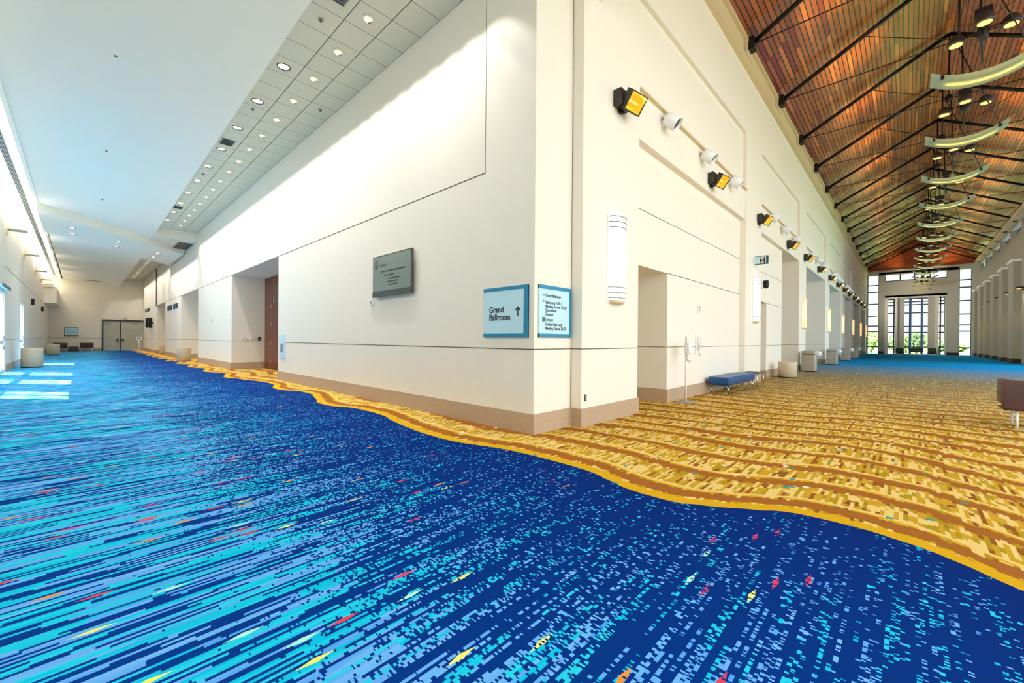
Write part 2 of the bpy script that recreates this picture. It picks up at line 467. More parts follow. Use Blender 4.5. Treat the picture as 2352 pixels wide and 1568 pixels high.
struct('floor', MB().quad((-9,-14,0),(72.5,-14,0),(72.5,60,0),(-9,60,0)), M['carpet'])
struct('ground', MB().quad((-90,-90,-0.05),(160,-90,-0.05),(160,160,-0.05),(-90,160,-0.05)), M['lawn'])

# --- wall along the left corridor, with its three niches
NICHES = [(12.2,18.85),(26.85,33.0),(40.75,46.3)]
ND = 1.46; NZ = 4.45; HT = 8.3
w = MB()
edges = [0.0] + [v for n in NICHES for v in n] + [YE]
for i in range(0, len(edges), 2):
    w.box(0, ND, edges[i] if i else 0.4, edges[i+1], 0, NZ)
w.box(0, ND, 0.4, YE, NZ, HT)
w.box(ND, ND+0.2, 10, YE, 0, NZ+0.1)
struct('wall_left_side', w, M['wall'])
j = MB()
e = 0.004
for a, b in [(edges[i], edges[i+1]) for i in range(0, len(edges), 2)]:
    j.box(-e, 0.01, a, b, 1.345, 1.36)
j.box(-e, 0.01, 1.17, YE, NZ+0.005, NZ+0.022)
j.box(-e, 0.01, 1.162, 1.170, NZ, HT)
for a, b in NICHES: j.box(0, ND, b-e, b+0.01, 1.345, 1.36)
struct('trim_1', j, M['joint'])
bb = MB(); bt = 0.025
for a, b in [(edges[i], edges[i+1]) for i in range(0, len(edges), 2)]:
    bb.box(-bt, 0.01, a-bt if a > 0 else 0.01, b+bt if b < YE else b, 0, 0.32)
for a, b in NICHES:
    bb.box(0.01, ND, b-bt, b+0.01, 0, 0.32); bb.box(0.01, ND, a-0.01, a+bt, 0, 0.32)
struct('baseboard_left', bb, M['base'])
# vertical downpipe-like joint trim beyond the third niche
struct('trim_2', MB().box(-0.05, 0, 46.4, 46.6, NZ, 7.88), M['joint'])

# niche one: timber panelled back with double doors
pw = MB(); pw.box(ND-0.06, ND, 12.2, 18.85, 0, NZ)
struct('trim_3', pw, M['panelwood'])
def wood_door(n, y0, y1):
    d = struct('door_%d' % n, MB().box(ND-0.10, ND-0.055, y0, y1, 0.01, 3.2), M['doorwood'])
    fr = MB(); fr.box(ND-0.075, ND-0.055, y0-0.10, y0-0.03, 0, 3.27); fr.box(ND-0.075, ND-0.055, y1+0.03, y1+0.10, 0, 3.27); fr.box(ND-0.075, ND-0.055, y0-0.1, y1+0.1, 3.23, 3.3)
    fr.build('door_frame', M['darkbrown'], d)
    g = MB(); g.box(ND-0.062, ND-0.055, y1, y1+0.05, 0, 3.2); g.build('door_gap', M['black'], d)
    for z in (0.35, 1.25, 2.15, 3.0):
        MB().box(ND-0.13, ND-0.095, y1-0.02, y1+0.05, z-0.07, z+0.07).build('hinge', M['chrome'], d)
    MB().tube([(ND-0.1,y0+0.1,0.9),(ND-0.17,y0+0.1,0.93),(ND-0.17,y0+0.1,1.35),(ND-0.1,y0+0.1,1.38)], 0.015).build('door_handle', M['chrome'], d)
wood_door(1, 16.0, 17.62)
wood_door(2, 14.2, 15.8)
lt = thing('wall_lettering', 'silver raised capitals on the timber panel inside the first niche', 'sign', (ND-0.062, 17.55, 2.98))
MT = Matrix(((0,0,-1,0),(-1,0,0,0),(0,1,0,0),(0,0,0,1)))     # text in the x=const plane, read from -x
text_part('letter_row', 'BALLROOM', 0.46, M['white_metal'], lt, MT, ext=0.02, spacing=1.1)

# --- wall of the block facing the timber hall
PIL = [(1.0,3.05),(10.93,13.07),(20.77,22.8),(30.28,32.45),(39.0,41.2),(48.7,50.9),(58.5,60.6),(68.0,XG)]
w = MB()
w.box(1.0, XG, 0.28, 0.4, 5.73, 11.9)                         # upper wall core
w.box(0.0, 1.0, 0.0, 0.4, 0, 11.9)                            # corner piece
for a, b in PIL: w.box(a, b, PF, 0.39, 0, 8.72)
w.box(1.0, XG, PF, 0.1, 8.72, 10.75)                           # frieze
bays = [(PIL[i][1], PIL[i+1][0]) for i in range(len(PIL)-1)]
for k, (a, b) in enumerate(bays):
    w.box(a, b, PF+0.10, 0.28, 6.76, 8.72)                      # upper panel, set back
    w.box(a, b, PF+0.03, 0.28, 5.73, 6.72)                      # band
    if k == 0:
        w.box(4.93, b, BY, 0.3, 0, 3.15); w.box(a, b, BY, 0.3, 3.15, 5.73)
        w.box(a-0.2, a, 0.39, 2.4, 0, 3.35); w.box(4.93, 5.2, 0.3, 2.4, 0, 3.35); w.box(a, 5.1, 2.2, 2.4, 0, 3.35); w.box(a, 5.1, 0.3, 2.4, 3.15, 3.4)
    elif k == 1:
        w.box(14.75, 17.66, BY, 0.3, 0, 3.1); w.box(a, 17.66, BY, 0.3, 3.1, 5.73)
        w.box(14.75, 14.95, 0.3, 1.8, 0, 3.2); w.box(a-0.1, 14.9, 1.6, 1.8, 0, 3.2); w.box(a-0.1, a, 0.39, 1.8, 0, 3.2); w.box(a-0.1, 14.95, 0.3, 1.8, 3.1, 3.3)
        w.box(17.4, 17.66, 0.3, 3.0, 0, 5.9); w.box(b, b+0.25, 0.39, 3.0, 0, 5.9); w.box(17.4, b+0.2, 2.8, 3.0, 0, 5.9); w.box(17.4, b+0.2, 0.4, 3.0, 5.73, 5.9)
    elif k == 4:
        w.box(a, b-3.6, BY, 0.3, 0, 5.73)
        w.box(b-3.8, b-3.6, 0.3, 3.0, 0, 5.9); w.box(b, b+0.25, 0.39, 3.0, 0, 5.9); w.box(b-3.8, b+0.2, 2.8, 3.0, 0, 5.9); w.box(b-3.8, b+0.2, 0.4, 3.0, 5.73, 5.9)
    else:
        w.box(a-0.2, a, 0.39, 3.0, 0, 5.9); w.box(b, b+0.25, 0.39, 3.0, 0, 5.9); w.box(a-0.2, b+0.2, 2.8, 3.0, 0, 5.9); w.box(a-0.2, b+0.2, 0.4, 3.0, 5.73, 5.9)
struct('wall_hall_side', w, M['wall'])
# mouldings whose undersides show between frieze, panel and band
t = MB()
for a, b in bays:
    t.box(a, b, PF-0.05, PF+0.06, 6.72, 6.76)
struct('trim_4', t, M['cream'])
j = MB()
j.box(-e, 1.0, -e, 0.01, 1.345, 1.36)
for a, b in PIL: j.box(a, b, PF-e, PF+0.01, 1.345, 1.36); j.box(a-e, a+0.01, PF, 0.01, 1.345, 1.36)
j.box(4.93, 10.93, BY-e, BY+0.01, 1.345, 1.36); j.box(14.75, 17.66, BY-e, BY+0.01, 1.345, 1.36)
j.box(4.93, 10.93, BY-e, BY+0.01, 3.145, 3.16); j.box(3.05, 10.93, BY-e, BY+0.01, 4.37, 4.383)
j.box(13.07, 17.66, BY-e, BY+0.01, 3.1, 3.113); j.box(13.07, 17.66, BY-e, BY+0.01, 4.3, 4.313)
j.box(4.93-e, 4.94, 0, 2.2, 1.345, 1.36)
for a, b in bays[1:]: j.box(b-e, b+0.01, 0, 2.8, 1.345, 1.36)
j.box(0.992-e, 0.995, -e-0.0, 0.01, 0.33, 11)
struct('trim_5', j, M['joint'])
bb = MB()
bb.box(-bt, 1.0, -bt, 0.01, 0, 0.32)
for a, b in PIL: bb.box(a-bt, b+bt, PF-bt, 0.05, 0, 0.32)
bb.box(4.93-bt, 10.93, BY-bt, 0.05, 0, 0.32); bb.box(14.75-bt, 17.66+bt, BY-bt, 0.05, 0, 0.32)
bb.box(4.93-bt, 4.94, 0.05, 2.2, 0, 0.32); bb.box(14.75-bt, 14.76, 0.05, 1.6, 0, 0.32)
for k, (a, b) in enumerate(bays):
    if k: bb.box(b-bt, b+0.01, 0.05, 2.8, 0, 0.32)
struct('baseboard_hall', bb, M['base'])
# cornice trough under the eave
c = MB()
c.box(1.6, XG, PF-0.16, 0.1, 10.75, 10.95); c.box(1.6, XG, PF-0.10, 0.1, 10.95, 11.45); c.box(1.6, XG, PF-0.2, 0.1, 11.40, 11.52)
for k in range(14):
    xk = 10.42+4.46*k; c.box(xk-0.35, xk+0.35, PF-0.19, 0.1, 10.95, 11.45)
c.box(1.6, XG, YR, YR+0.35, 11.2, 11.5)
struct('trim_6', c, M['cream'])

# --- timber roof of the hall, unseen bulkhead added to block the sun
ridge_y, ridge_z, eave_z = -5.43, 14.2, 11.5
rf = MB()
rf.quad((1.5,0.1,eave_z-0.02),(XG+0.2,0.1,eave_z-0.02),(XG+0.2,ridge_y,ridge_z),(1.5,ridge_y,ridge_z))
rf.quad((1.5,ridge_y,ridge_z),(XG+0.2,ridge_y,ridge_z),(XG+0.2,-10.9,eave_z-0.02),(1.5,-10.9,eave_z-0.02))
struct('ceiling_hall', rf, M['planks'])
struct('sun_block_bulkhead', MB().box(1.3, 1.5, -11, 0, 7.6, 14.4), M['ceil'])
struct('ceiling_lobby', MB().box(-7.5, 9.0, -11.5, -9.0, 7.6, 7.8).box(-2.0, 1.4, -11.5, -0.0, 7.95, 8.1), M['ceil'])

# --- right wall of the hall: clerestory and pilasters
w = MB()
w.box(41.0, XG, YR-0.3, YR, 0, 10.15); w.box(8.0, 41.0, YR-0.3, YR, 0, 0.3); w.box(8.0, 41.0, YR-0.3, YR, 9.3, 10.15)
for k in range(8): w.box(8.0+4.6*k, 8.5+4.6*k, YR-0.3, YR, 0.3, 9.3)
for k in range(14):
    xk = 44.2 + 4.9*(k-7)
    if xk > 7: w.box(xk-0.35, xk+0.25, YR-0.3, YR, 10.15, 11.0)
w.box(8.0, XG, YR-0.3, YR, 10.95, 11.6)
for k in range(6):
    xk = 44.0 + 4.9*k
    w.box(xk, min(xk+2.1, XG-0.05), YR, YR+0.42, 0, 7.75)
struct('wall_right', w, M['wall_dim'])
cp = MB()  # white blocks stand in for the lit soffits over the pilasters
for k in range(6):
    xk = 44.0 + 4.9*k
    cp.box(xk-0.05, min(xk+2.15, XG-0.02), YR, YR+0.5, 7.75, 7.92)
struct('trim_7', cp, M['white'])
bb = MB()
for k in range(6):
    xk = 44.0 + 4.9*k
    bb.box(xk-0.03, min(xk+2.13, XG-0.02), YR, YR+0.45, 0, 0.36)
struct('baseboard_right', bb, M['darkbrown'])
for k in range(1, 14):
    xk = 44.2 + 4.9*(k-7)
    if xk < 38: continue
    wd = struct('window_%d' % (20+k), MB().box(xk+0.25, min(xk+4.55, XG), YR-0.2, YR-0.18, 10.15, 10.95), M['glass'])
    MB().box(xk+0.25, min(xk+4.55, XG), YR-0.22, YR-0.05, 10.15, 10.22).box(xk+0.25, min(xk+4.55, XG), YR-0.22, YR-0.05, 10.88, 10.95).build('window_frame', M['white'], wd)

struct('clerestory_dark_backing', MB().box(30, XG, YR-0.6, YR-0.5, 9.9, 11.2), M['darkgrey'])  # dark sheet added behind the clerestory glass to make the panes look dark
# --- gable wall at the end of the hall
w = MB()
def gbox(y0, y1, z0, z1, x0=XG, x1=XG+0.5): w.box(x0, x1, y0, y1, z0, z1)
gbox(-0.35, 0.3, 0, 10.6)
gbox(-2.11, -1.49, 0, 11.1); gbox(-8.92, -7.88, 0, 11.1)
gbox(-7.88, -2.11, 7.5, 9.7); gbox(-7.88, -2.11, 10.7, 11.1); gbox(0.3, -10.8, 10.6, 11.15); gbox(-10.8, -9.95, 0, 10.6)
gbox(-4.03, -3.38, 0, 7.5, XG+0.6, XG+1.0); gbox(-6.9, -6.23, 0, 7.5, XG+0.6, XG+1.0)
gbox(-7.88, -2.11, 7.5, 7.8, XG, XG+2.0); gbox(-2.2, -2.11, 0, 7.5, XG, XG+2.0); gbox(-7.88, -7.79, 0, 7.5, XG, XG+2.0)
struct('wall_gable', w, M['wall_grey'])
wt = MB()
wt.box(XG+0.2, XG+0.6, -3.38, -3.15, 0, 7.5); wt.box(XG+0.2, XG+0.6, -7.2, -6.9, 0, 7.5)
wt.box(XG-0.03, XG+0.3, -2.45, -2.11, 0, 7.5); wt.box(XG-0.03, XG, -7.88, -2.11, 7.42, 7.55)
struct('trim_8', wt, M['wall'])
bb = MB()
for a, b in ((-2.11,-1.49),(-8.92,-7.88)): bb.box(XG-0.04, XG+0.01, a, b, 0, 0.34)
for a, b in ((-4.03,-3.38),(-6.9,-6.23)): bb.box(XG+0.56, XG+0.61, a, b, 0, 0.34)
struct('baseboard_end', bb, M['darkbrown'])
g = MB(); g.add([(XG-0.02,0.1,11.1),(XG-0.02,-10.9,11.1),(XG-0.02,-10.9,11.5),(XG-0.02,ridge_y,ridge_z),(XG-0.02,0.1,11.5)], [(0,1,2,3,4)])
struct('wall_gable_timber', g, M['gable'])
struct('trim_9', MB().box(XG-0.25, XG, -10.7, 0, 10.95, 11.2), M['wall_grey'])
def curtain(n, y0, y1, z0, z1, xg, zs, ys=(), matm='mullion'):
    wd = struct('window_%d' % n, MB().box(xg, xg+0.02, y0, y1, z0, z1), M['glass'])
    m = MB(); t = 0.05
    m.box(xg-0.06, xg+0.06, y0, y0+t, z0, z1); m.box(xg-0.06, xg+0.06, y1-t, y1, z0, z1)
    for z in zs: m.box(xg-0.05, xg+0.05, y0, y1, z-0.07, z+0.07)
    for y in ys: m.box(xg-0.06, xg+0.06, y-0.07, y+0.07, z0, z1)
    m.build('window_frame', M[matm], wd)
    return wd
curtain(1, -1.49, -0.35, 0, 10.6, XG+0.2, (0.95, 3.0, 3.75, 5.1, 6.75, 8.4, 9.3))
curtain(2, -9.95, -8.92, 0, 10.6, XG+0.2, (0.95, 3.0, 3.75, 5.1, 6.75, 8.4, 9.3))
curtain(3, -7.88, -2.11, 9.7, 10.7, XG+0.2, (9.75, 10.65), (-3.6, -4.95, -6.4))
cw = curtain(4, -7.8, -2.2, 0, 7.5, XG+1.9, (0.95, 2.9, 3.7, 5.5, 6.6, 7.0, 7.4), (-3.0, -3.5, -6.8, -7.4))
mb = MB(); mb.box(XG+1.7, XG+1.95, -4.72, -4.47, 0, 7.5); mb.box(XG+1.7, XG+1.95, -5.82, -5.58, 0, 7.5)
mb.build('window_post', M['mullion_blue'], cw)

# --- left corridor: ceilings
def zed(y): return min(7.86, 7.87 - 0.0166*(y-4.0))
cl = MB()
ys = [-9.0 + i*1.5 for i in range(23)]
def yb(x, ya): # near edge of the skewed beam limits the last strip
    return min(ya, 23.9 + (x+6.11)*(31.2-23.9)/6.07)
rows = []
for y in ys + [24.5+0.5*k for k in range(12)]:
    row = []
    for q in range(9):
        x = -6.25 + 4.25*q/8.0
        yy = yb(x, y)
        zz = 7.45 + (zed(yy)-7.45)*q/8.0
        row.append((x, yy, zz))
    rows.append(row)
cl.loft(rows, caps=False, closed=False, smooth=False)
cl.loft([[(-2.0, r[-1][1], r[-1][2]), (-1.97, r[-1][1], r[-1][2]), (-1.97, r[-1][1], 8.0)] for r in rows], caps=False, closed=False, smooth=False)
# far ceiling beyond the beam
rows2 = []
for k in range(12):
    y = 29.2 + (YE-29.2)*k/11.0
    row = []
    for q in range(9):
        x = -6.15 + 4.15*q/8.0
        y2 = max(y, 29.2 + (x+6.11)*(37.6-29.2)/6.07)
        t2 = (y2-29)/(YE-29)
        row.append((x, y2, 7.12 + (0.28*t2)*(1-q/8.0) - 0.08*t2*q/8.0))
    rows2.append(row)
cl.loft(rows2, caps=False, closed=False, smooth=False)
cl.loft([[(-2.0, r[-1][1], r[-1][2]), (-1.97, r[-1][1], r[-1][2]), (-1.97, r[-1][1], 8.0)] for r in rows2], caps=False, closed=False, smooth=False)
# unseen deck added above to stop sky light leaking in
cl.box(-7.4, 0.1, -11.5, YE+0.2, 8.1, 8.3)
struct('ceiling_left', cl, M['ceil'])
struct('ceiling_tiles_near', MB().box(-2.0, 0, -9, 27.25, 7.88, 7.98), M['tiles'])
struct('ceiling_tiles_far', MB().box(-2.0, 0, 37.6, YE, 7.88, 7.98), M['tiles'])
# skewed beam that crosses the corridor with its downlights
bm = MB()
A = [(-6.3,23.67),(-0.12,31.1),(-0.12,37.4),(-6.3,28.95)]
bm.add([(x,y,7.10) for x,y in A] + [(x,y,7.48) for x,y in A], [(3,2,1,0),(4,5,6,7),(0,1,5,4),(1,2,6,5),(2,3,7,6),(3,0,4,7)])
struct('trim_10', bm, M['ceil'])
sf = MB(); sf.box(-2.0, 0, 27.25, 37.7, 7.36, 8.0)
struct('trim_11', sf, M['wall'])
sf = MB()
for k in range(3): sf.box(-1.9, -0.75, 27.5+k*0.9, 27.62+k*0.9, 7.345, 7.365)
struct('trim_12', sf, M['cream'])
struct('trim_13', MB().box(-6.35, -6.25, -9, YE, 7.42, 8.1).box(-7.2, -6.25, -9, YE, 7.6, 7.7).box(-6.75, -6.55, -9, YE, 7.44, 7.62), M['ceil'])
for nm, x0, x1, s_ in (('cove_light', -6.53, -6.36, 'strip light in the cove nearer the white ceiling'), ('cove_light', -7.12, -6.78, 'strip light in the cove beside the left wall')):
    o = MB().box(x0, x1, -8.9, YE-0.4, 7.50, 7.56).build(nm, M['emit_cove']); tag(o, 'long glowing white ' + s_, 'light')
gr = thing('slot_diffuser', 'long linear air grille with dark slots beside the glowing cove', 'vent', (-6.65, 10, 7.44))
MB().box(-0.085, 0.085, -14, 45, -0.006, 0.0).build('face_plate', M['white_metal'], gr)
for k in range(4): MB().box(-0.066+k*0.038, -0.048+k*0.038, -14, 45, -0.012, -0.005).build('slot', M['darkgrey'], gr)

# --- left wall with its glazed openings
WINS = [(12.34,14.33),(16.8,18.8),(21.1,23.1),(29.6,31.6)]
HW = 3.3
w = MB(); ed = [-11.0] + [v for n in WINS for v in n] + [YE]
for i in range(0, len(ed), 2): w.box(XW-0.22, XW, ed[i], ed[i+1], 0, 8.2)
for a, b in WINS: w.box(XW-0.22, XW, a, b, HW, 8.2)
w.box(XW, -6.38, 50.2, YE, 4.45, 5.9)                                   # bulkhead over the far alcove
struct('wall_left', w, M['wall'])
j = MB(); j.box(XW+0.0, XW+0.004, 23.2, 50, 4.43, 4.45); j.box(XW, XW+0.004, 23.2, 29.6, 1.345, 1.36); j.box(XW, XW+0.004, 31.7, 50, 1.345, 1.36)
struct('trim_14', j, M['joint'])
bb = MB(); bb.box(XW, XW+0.03, 23.15, 29.5, 0, 0.3); bb.box(XW, XW+0.03, 31.7, YE, 0, 0.3)
struct('baseboard_outer', bb, M['base'])
for n, (a, b) in enumerate(WINS):
    wd = struct('window_%d' % (10+n), MB().box(XW-0.12, XW-0.10, a, b, 0.1, HW), M['glass'])
    m = MB(); t = 0.06
    m.box(XW-0.15, XW-0.04, a, a+t, 0, HW); m.box(XW-0.15, XW-0.04, b-t, b, 0, HW); m.box(XW-0.15, XW-0.04, a, b, HW-t, HW); m.box(XW-0.15, XW-0.04, a, b, 0, 0.12)
    mid = (a+b)/2; m.box(XW-0.15, XW-0.04, mid-0.09, mid+0.09, 0, HW); m.box(XW-0.15, XW-0.04, a, b, 1.16, 1.30)
    m.build('window_frame', M['white_metal'], wd)
    MB().tube([(XW-0.04,mid+0.2,0.95),(XW+0.05,mid+0.2,0.97),(XW+0.05,mid+0.2,1.5),(XW-0.04,mid+0.2,1.52)], 0.018).build('door_pull', M['chrome'], wd)
cn = thing('door_canopy', 'thin pale blue canopy over the glazed left doors', 'canopy', (XW, 22.1, 3.45))
MB().box(0, 0.13, -1.3, 1.25, 0, 0.07).build('canopy_slab', M['signface'], cn)
MB().box(0.13, 0.16, -1.3, 1.25, -0.03, 0.09).build('canopy_edge', M['darkteal'], cn)

# --- end wall of the left corridor
w = MB(); w.box(-7.4, 1.6, YE, YE+0.3, 0, 8.2)
struct('wall_end', w, M['wall'])
struct('baseboard_far', MB().box(XW, -3.3, YE-0.03, YE, 0, 0.32), M['base'])
struct('trim_15', MB().box(XW, -3.3, YE-0.006, YE, 1.345, 1.37), M['joint'])
d = struct('door_3', MB().box(-3.2, -1.92, YE-0.09, YE-0.02, 0, 3.2), M['steeldoor'])
MB().box(-1.86, 0.0, YE-0.09, YE-0.02, 0, 3.2).build('door_leaf', M['steeldoor'], d)
MB().box(-3.3, 0.0, YE-0.14, YE, 3.2, 3.38).box(-3.32, -3.2, YE-0.14, YE, 0, 3.38).box(-1.94, -1.84, YE-0.10, YE, 0, 3.2).build('door_frame', M['bronze'], d)
for x in (-2.1, -1.7): MB().box(x-0.08, x+0.08, YE-0.16, YE-0.09, 1.0, 1.3).build('door_handle', M['darkgrey'], d)
for x in (-2.9, -0.6): MB().box(x-0.2, x+0.2, YE-0.2, YE-0.09, 2.95, 3.1).build('door_closer', M['grey'], d)

# ------------------------------------------------------------------ lights of the fixtures, plus added wall wash spots
def spot(name, loc, to, power, size, blend=0.5, col=(1,0.95,0.88), rad=0.04):
    l = bpy.data.lights.new(name, 'SPOT'); l.energy = power; l.spot_size = math.radians(size); l.spot_blend = blend; l.color = col; l.shadow_soft_size = rad
    o = bpy.data.objects.new(name, l); COL.objects.link(o); o.location = loc
    o.rotation_euler = (Vector(to)-Vector(loc)).to_track_quat('-Z', 'Y').to_euler()
    return o
def point(name, loc, power, col=(1,0.95,0.88), rad=0.1):
    l = bpy.data.lights.new(name, 'POINT'); l.energy = power; l.color = col; l.shadow_soft_size = rad
    o = bpy.data.objects.new(name, l); COL.objects.link(o); o.location = loc
    return o

# round downlights
def make_down(r, lens, name):
    t = thing(name, '', 'downlight')
    MB().lathe([(r, 0.0), (r*1.0, -0.012), (r*0.84, -0.015), (r*0.82, 0.0)], n=24, caps=False).build('trim_ring', M['bronze'] if r > 0.13 else M['white'], t)
    MB().lathe([(0.001, 0.004), (r*0.83, 0.004)], n=24, caps=False).build('lens', M[lens], t)
    return t
def make_eye(r):
    t = thing('eyeball_light', '', 'downlight')
    MB().lathe([(r, 0.0), (r, -0.012), (r*0.78, -0.014), (r*0.76, 0.0)], n=20, caps=False).build('trim_ring', M['white'], t)
    b_ = MB().lathe([(r*0.76, -0.004), (r*0.7, -0.03), (r*0.45, -0.06), (0.001, -0.07)], n=18, caps=False); b_.build('eyeball', M['emit_eye'], t)
    s_ = MB(); s_.lathe([(0.001, 0.0), (r*0.42, 0.0)], n=14, caps=False)
    s_.xform(Matrix.Translation((r*0.36, 0, -0.062)) @ Matrix.Rotation(math.radians(-32), 4, 'Y')); s_.build('aperture', M['darkgrey'], t)
    return t
# main row (white), x = -1.68
first = make_down(0.145, 'emit_down', 'downlight')
ys_w = [6.35 + 2.055*k for k in range(10)]
for k, y in enumerate(ys_w):
    lab = ORD[k] + ' large round downlight along the near tiled ceiling strip, outer row'
    if k == 0: first.location = (-1.68, y, 7.868); first['label'] = lab; first['group'] = 'large downlights in the near tiled strip'; o = first
    else: dup(first, (-1.68, y, 7.868), lab, group='large downlights in the near tiled strip')
ys_e = [3.54 + 1.378*k for k in range(17)]
eye = make_eye(0.105)
for k, y in enumerate(ys_e):
    lab = ORD[k] + ' small eyeball wall washer along the near tiled ceiling strip'
    if k == 0: eye.location = (-1.02, y, 7.87); eye['label'] = lab; eye['group'] = 'eyeball wall washers in the near tiled strip'
    else: dup(eye, (-1.02, y, 7.87), lab, group='eyeball wall washers in the near tiled strip')
for k in range(9):
    dup(first, (-1.68, 39.2+2.055*k, 7.868), ORD[k] + ' large round downlight in the far tiled strip beyond the beam', group='large downlights in the far tiled strip')
for k in range(13):
    dup(eye, (-1.02, 39.0+1.378*k, 7.87), ORD[k] + ' small eyeball washer in the far tiled strip beyond the beam', group='eyeball wall washers in the far tiled strip')
BD = [(-5.26,26.87,'near','outer'),(-5.26,28.6,'far','outer'),(-3.44,29.06,'near','middle'),(-3.42,31.1,'far','middle'),(-1.38,31.9,'near','inner'),(-1.4,33.8,'far','inner')]
for x, y, a, b in BD:
    dup(first, (x, y, 7.093), 'white downlight in the crossing beam, %s one of the %s pair' % (a, b), group='downlights in the crossing beam')
# small ceiling things
def make_sprinkler():
    t = thing('sprinkler', '', 'sprinkler')
    MB().lathe([(0.05,0),(0.05,-0.012),(0.015,-0.016)], n=14).build('escutcheon', M['grey'], t)
    MB().lathe([(0.012,-0.01),(0.012,-0.04),(0.03,-0.045),(0.03,-0.05)], n=12).build('head', M['darkgrey'], t)
    return t
sp0 = make_sprinkler()
for k, (x, y, z, l) in enumerate([(-1.66,4.25,7.88,'small grey sprinkler in the tiled strip nearest the viewer'),(-1.66,8.95,7.88,'small sprinkler in the tiled strip just past the second large downlight'),
        (-4.45,8.2,7.64,'small sprinkler on the smooth white ceiling, nearest of its three'),(-4.38,14.6,7.58,'small sprinkler on the smooth white ceiling, middle of its three'),(-4.3,21.2,7.52,'small sprinkler on the smooth white ceiling, farthest of its three'),
        (-0.35,7.6,7.88,'small sprinkler in the tiled strip close to the tall beige wall'),(-1.66,15.6,7.88,'small sprinkler far along the outer row of the tiled strip')]):
    if k == 0: sp0.location = (x,y,z); sp0['label'] = l; sp0['group'] = 'ceiling sprinklers'
    else: dup(sp0, (x,y,z), l, group='ceiling sprinklers')
def make_vent(wx, wy):
    t = thing('ceiling_vent', '', 'vent')
    MB().box(-wx/2, wx/2, -wy/2, wy/2, -0.012, 0).build('frame', M['grey'], t)
    for k in range(6):
        y = -wy/2 + wy*(k+0.5)/6
        MB().box(-wx/2+0.03, wx/2-0.03, y-0.012, y+0.012, -0.03, -0.01).build('slat', M['darkgrey'], t)
    return t
v0 = make_vent(0.36, 0.5); v0.location = (-1.66, 3.35, 7.878); v0['label'] = 'dark square air vent in the tiled strip at the top edge'; v0['group'] = 'air vents in the tiled strip'
dup(v0, (-1.66, 11.8, 7.878), 'grey air vent in the tiled strip beyond the third large downlight', group='air vents in the tiled strip')
dup(v0, (-1.66, 21.6, 7.878), 'grey air vent far along the tiled strip near its end', group='air vents in the tiled strip')
dv = thing('return_grille', 'dark rectangular return air grille under the soffit above the wall', 'vent', (-0.4, 29.2, 7.355))
MB().box(-0.38, 0.34, -1.1, 1.3, -0.02, 0).build('frame', M['darkgrey'], dv)
for k in range(5): MB().box(-0.35, 0.31, -0.95+k*0.45, -0.83+k*0.45, -0.035, -0.015).build('slat', M['bronze'], dv)
ev = thing('slot_vent', 'thin dark slot diffuser in the far ceiling by the end wall', 'vent', (-4.0, 55.5, 7.19))
MB().box(-0.65, 0.65, -0.12, 0.12, -0.03, 0.0).build('frame', M['grey'], ev); MB().box(-0.6, 0.6, -0.06, 0.06, -0.04, -0.02).build('slot', M['darkgrey'], ev)

for y in (23.3, 31.0, 39.2, 45.5, 50.0):
    spot('uplight_lamp', (XW+0.35, y, 6.12), (XW+0.9, y, 9), 22, 150, 0.9)
# washer spots, denser than their fixtures for an even wash, and downlight lamps
for k in range(43):
    y = 1.0 + 0.6*k
    spot('wall_wash_spot', (-0.98, y, 7.80), (-0.28, y, 5.5), 62, 74, 0.35, (0.98, 0.98, 0.98), 0.03)
for k in range(12):  # added spots with no fixture, carrying the wall light on under the soffit
    spot('wall_wash_spot', (-0.95, 27.6+0.86*k, 7.02), (-0.25, 27.6+0.86*k, 5.0), 80, 74, 0.35, (1.0, 0.97, 0.92), 0.03)
for k, y in enumerate(ys_w):
    spot('downlight_lamp', (-1.68, y, 7.83), (-1.68, y, 0), 130, 95, 0.8)
for k in range(14):
    y = 38.6 + 1.38*k
    spot('wall_wash_spot', (-0.98, y, 7.80), (-0.3, y, 5.5), 120, 74, 0.35, (1.0, 0.97, 0.92), 0.03)
for k in range(5):
    spot('downlight_lamp', (-1.68, 40+4*k, 7.83), (-1.68, 40+4*k, 0), 150, 95, 0.8)
for x, y, a, b in BD: spot('downlight_lamp', (x, y, 7.06), (x, y, 0), 90, 100, 0.8)

# ------------------------------------------------------------------ things on the corner and the long left wall
# wall display
tv = thing('wall_display', 'flat dark grey screen on the left wall showing faint text', 'screen', (-0.10, 4.20, 2.52))
MB().box(0.0, 0.045, -0.85, 0.84, -0.03, 0.93).build('housing', M['bezel'], tv, 0.008)
MB().quad((-0.003,0.81,0.10),(-0.003,-0.82,0.10),(-0.003,-0.82,0.90),(-0.003,0.81,0.90)).build('screen_panel', M['screen'], tv)
MB().box(-0.006, 0.0, -0.85, 0.84, -0.03, 0.09).build('lower_bezel', M['bezel'], tv)
MB().box(0.045, 0.10, -0.3, 0.3, 0.2, 0.7).build('mount', M['black'], tv)
em = MB()
em.add([(-0.006, 0.655+0.07*math.cos(a), 0.725+0.10*math.sin(a)) for a in [2*PI*k/20 for k in range(20)]] + [(-0.006, 0.655+0.045*math.cos(a), 0.725+0.07*math.sin(a)) for a in [2*PI*k/20 for k in range(20)]],
       [(k,(k+1) % 20,20+(k+1) % 20,20+k) for k in range(20)]).quad((-0.006,0.665,0.73),(-0.006,0.645,0.73),(-0.006,0.645,0.65),(-0.006,0.665,0.65))
em.build('emblem', M['screen_ink'], tv)
MTV = lambda y, z: Matrix(((0,0,-1,-0.005),(-1,0,0,y),(0,1,0,z),(0,0,0,1)))
text_part('caption', 'Center', 0.12, M['screen_ink'], tv, MTV(0.55, 0.66), ext=0.0005)
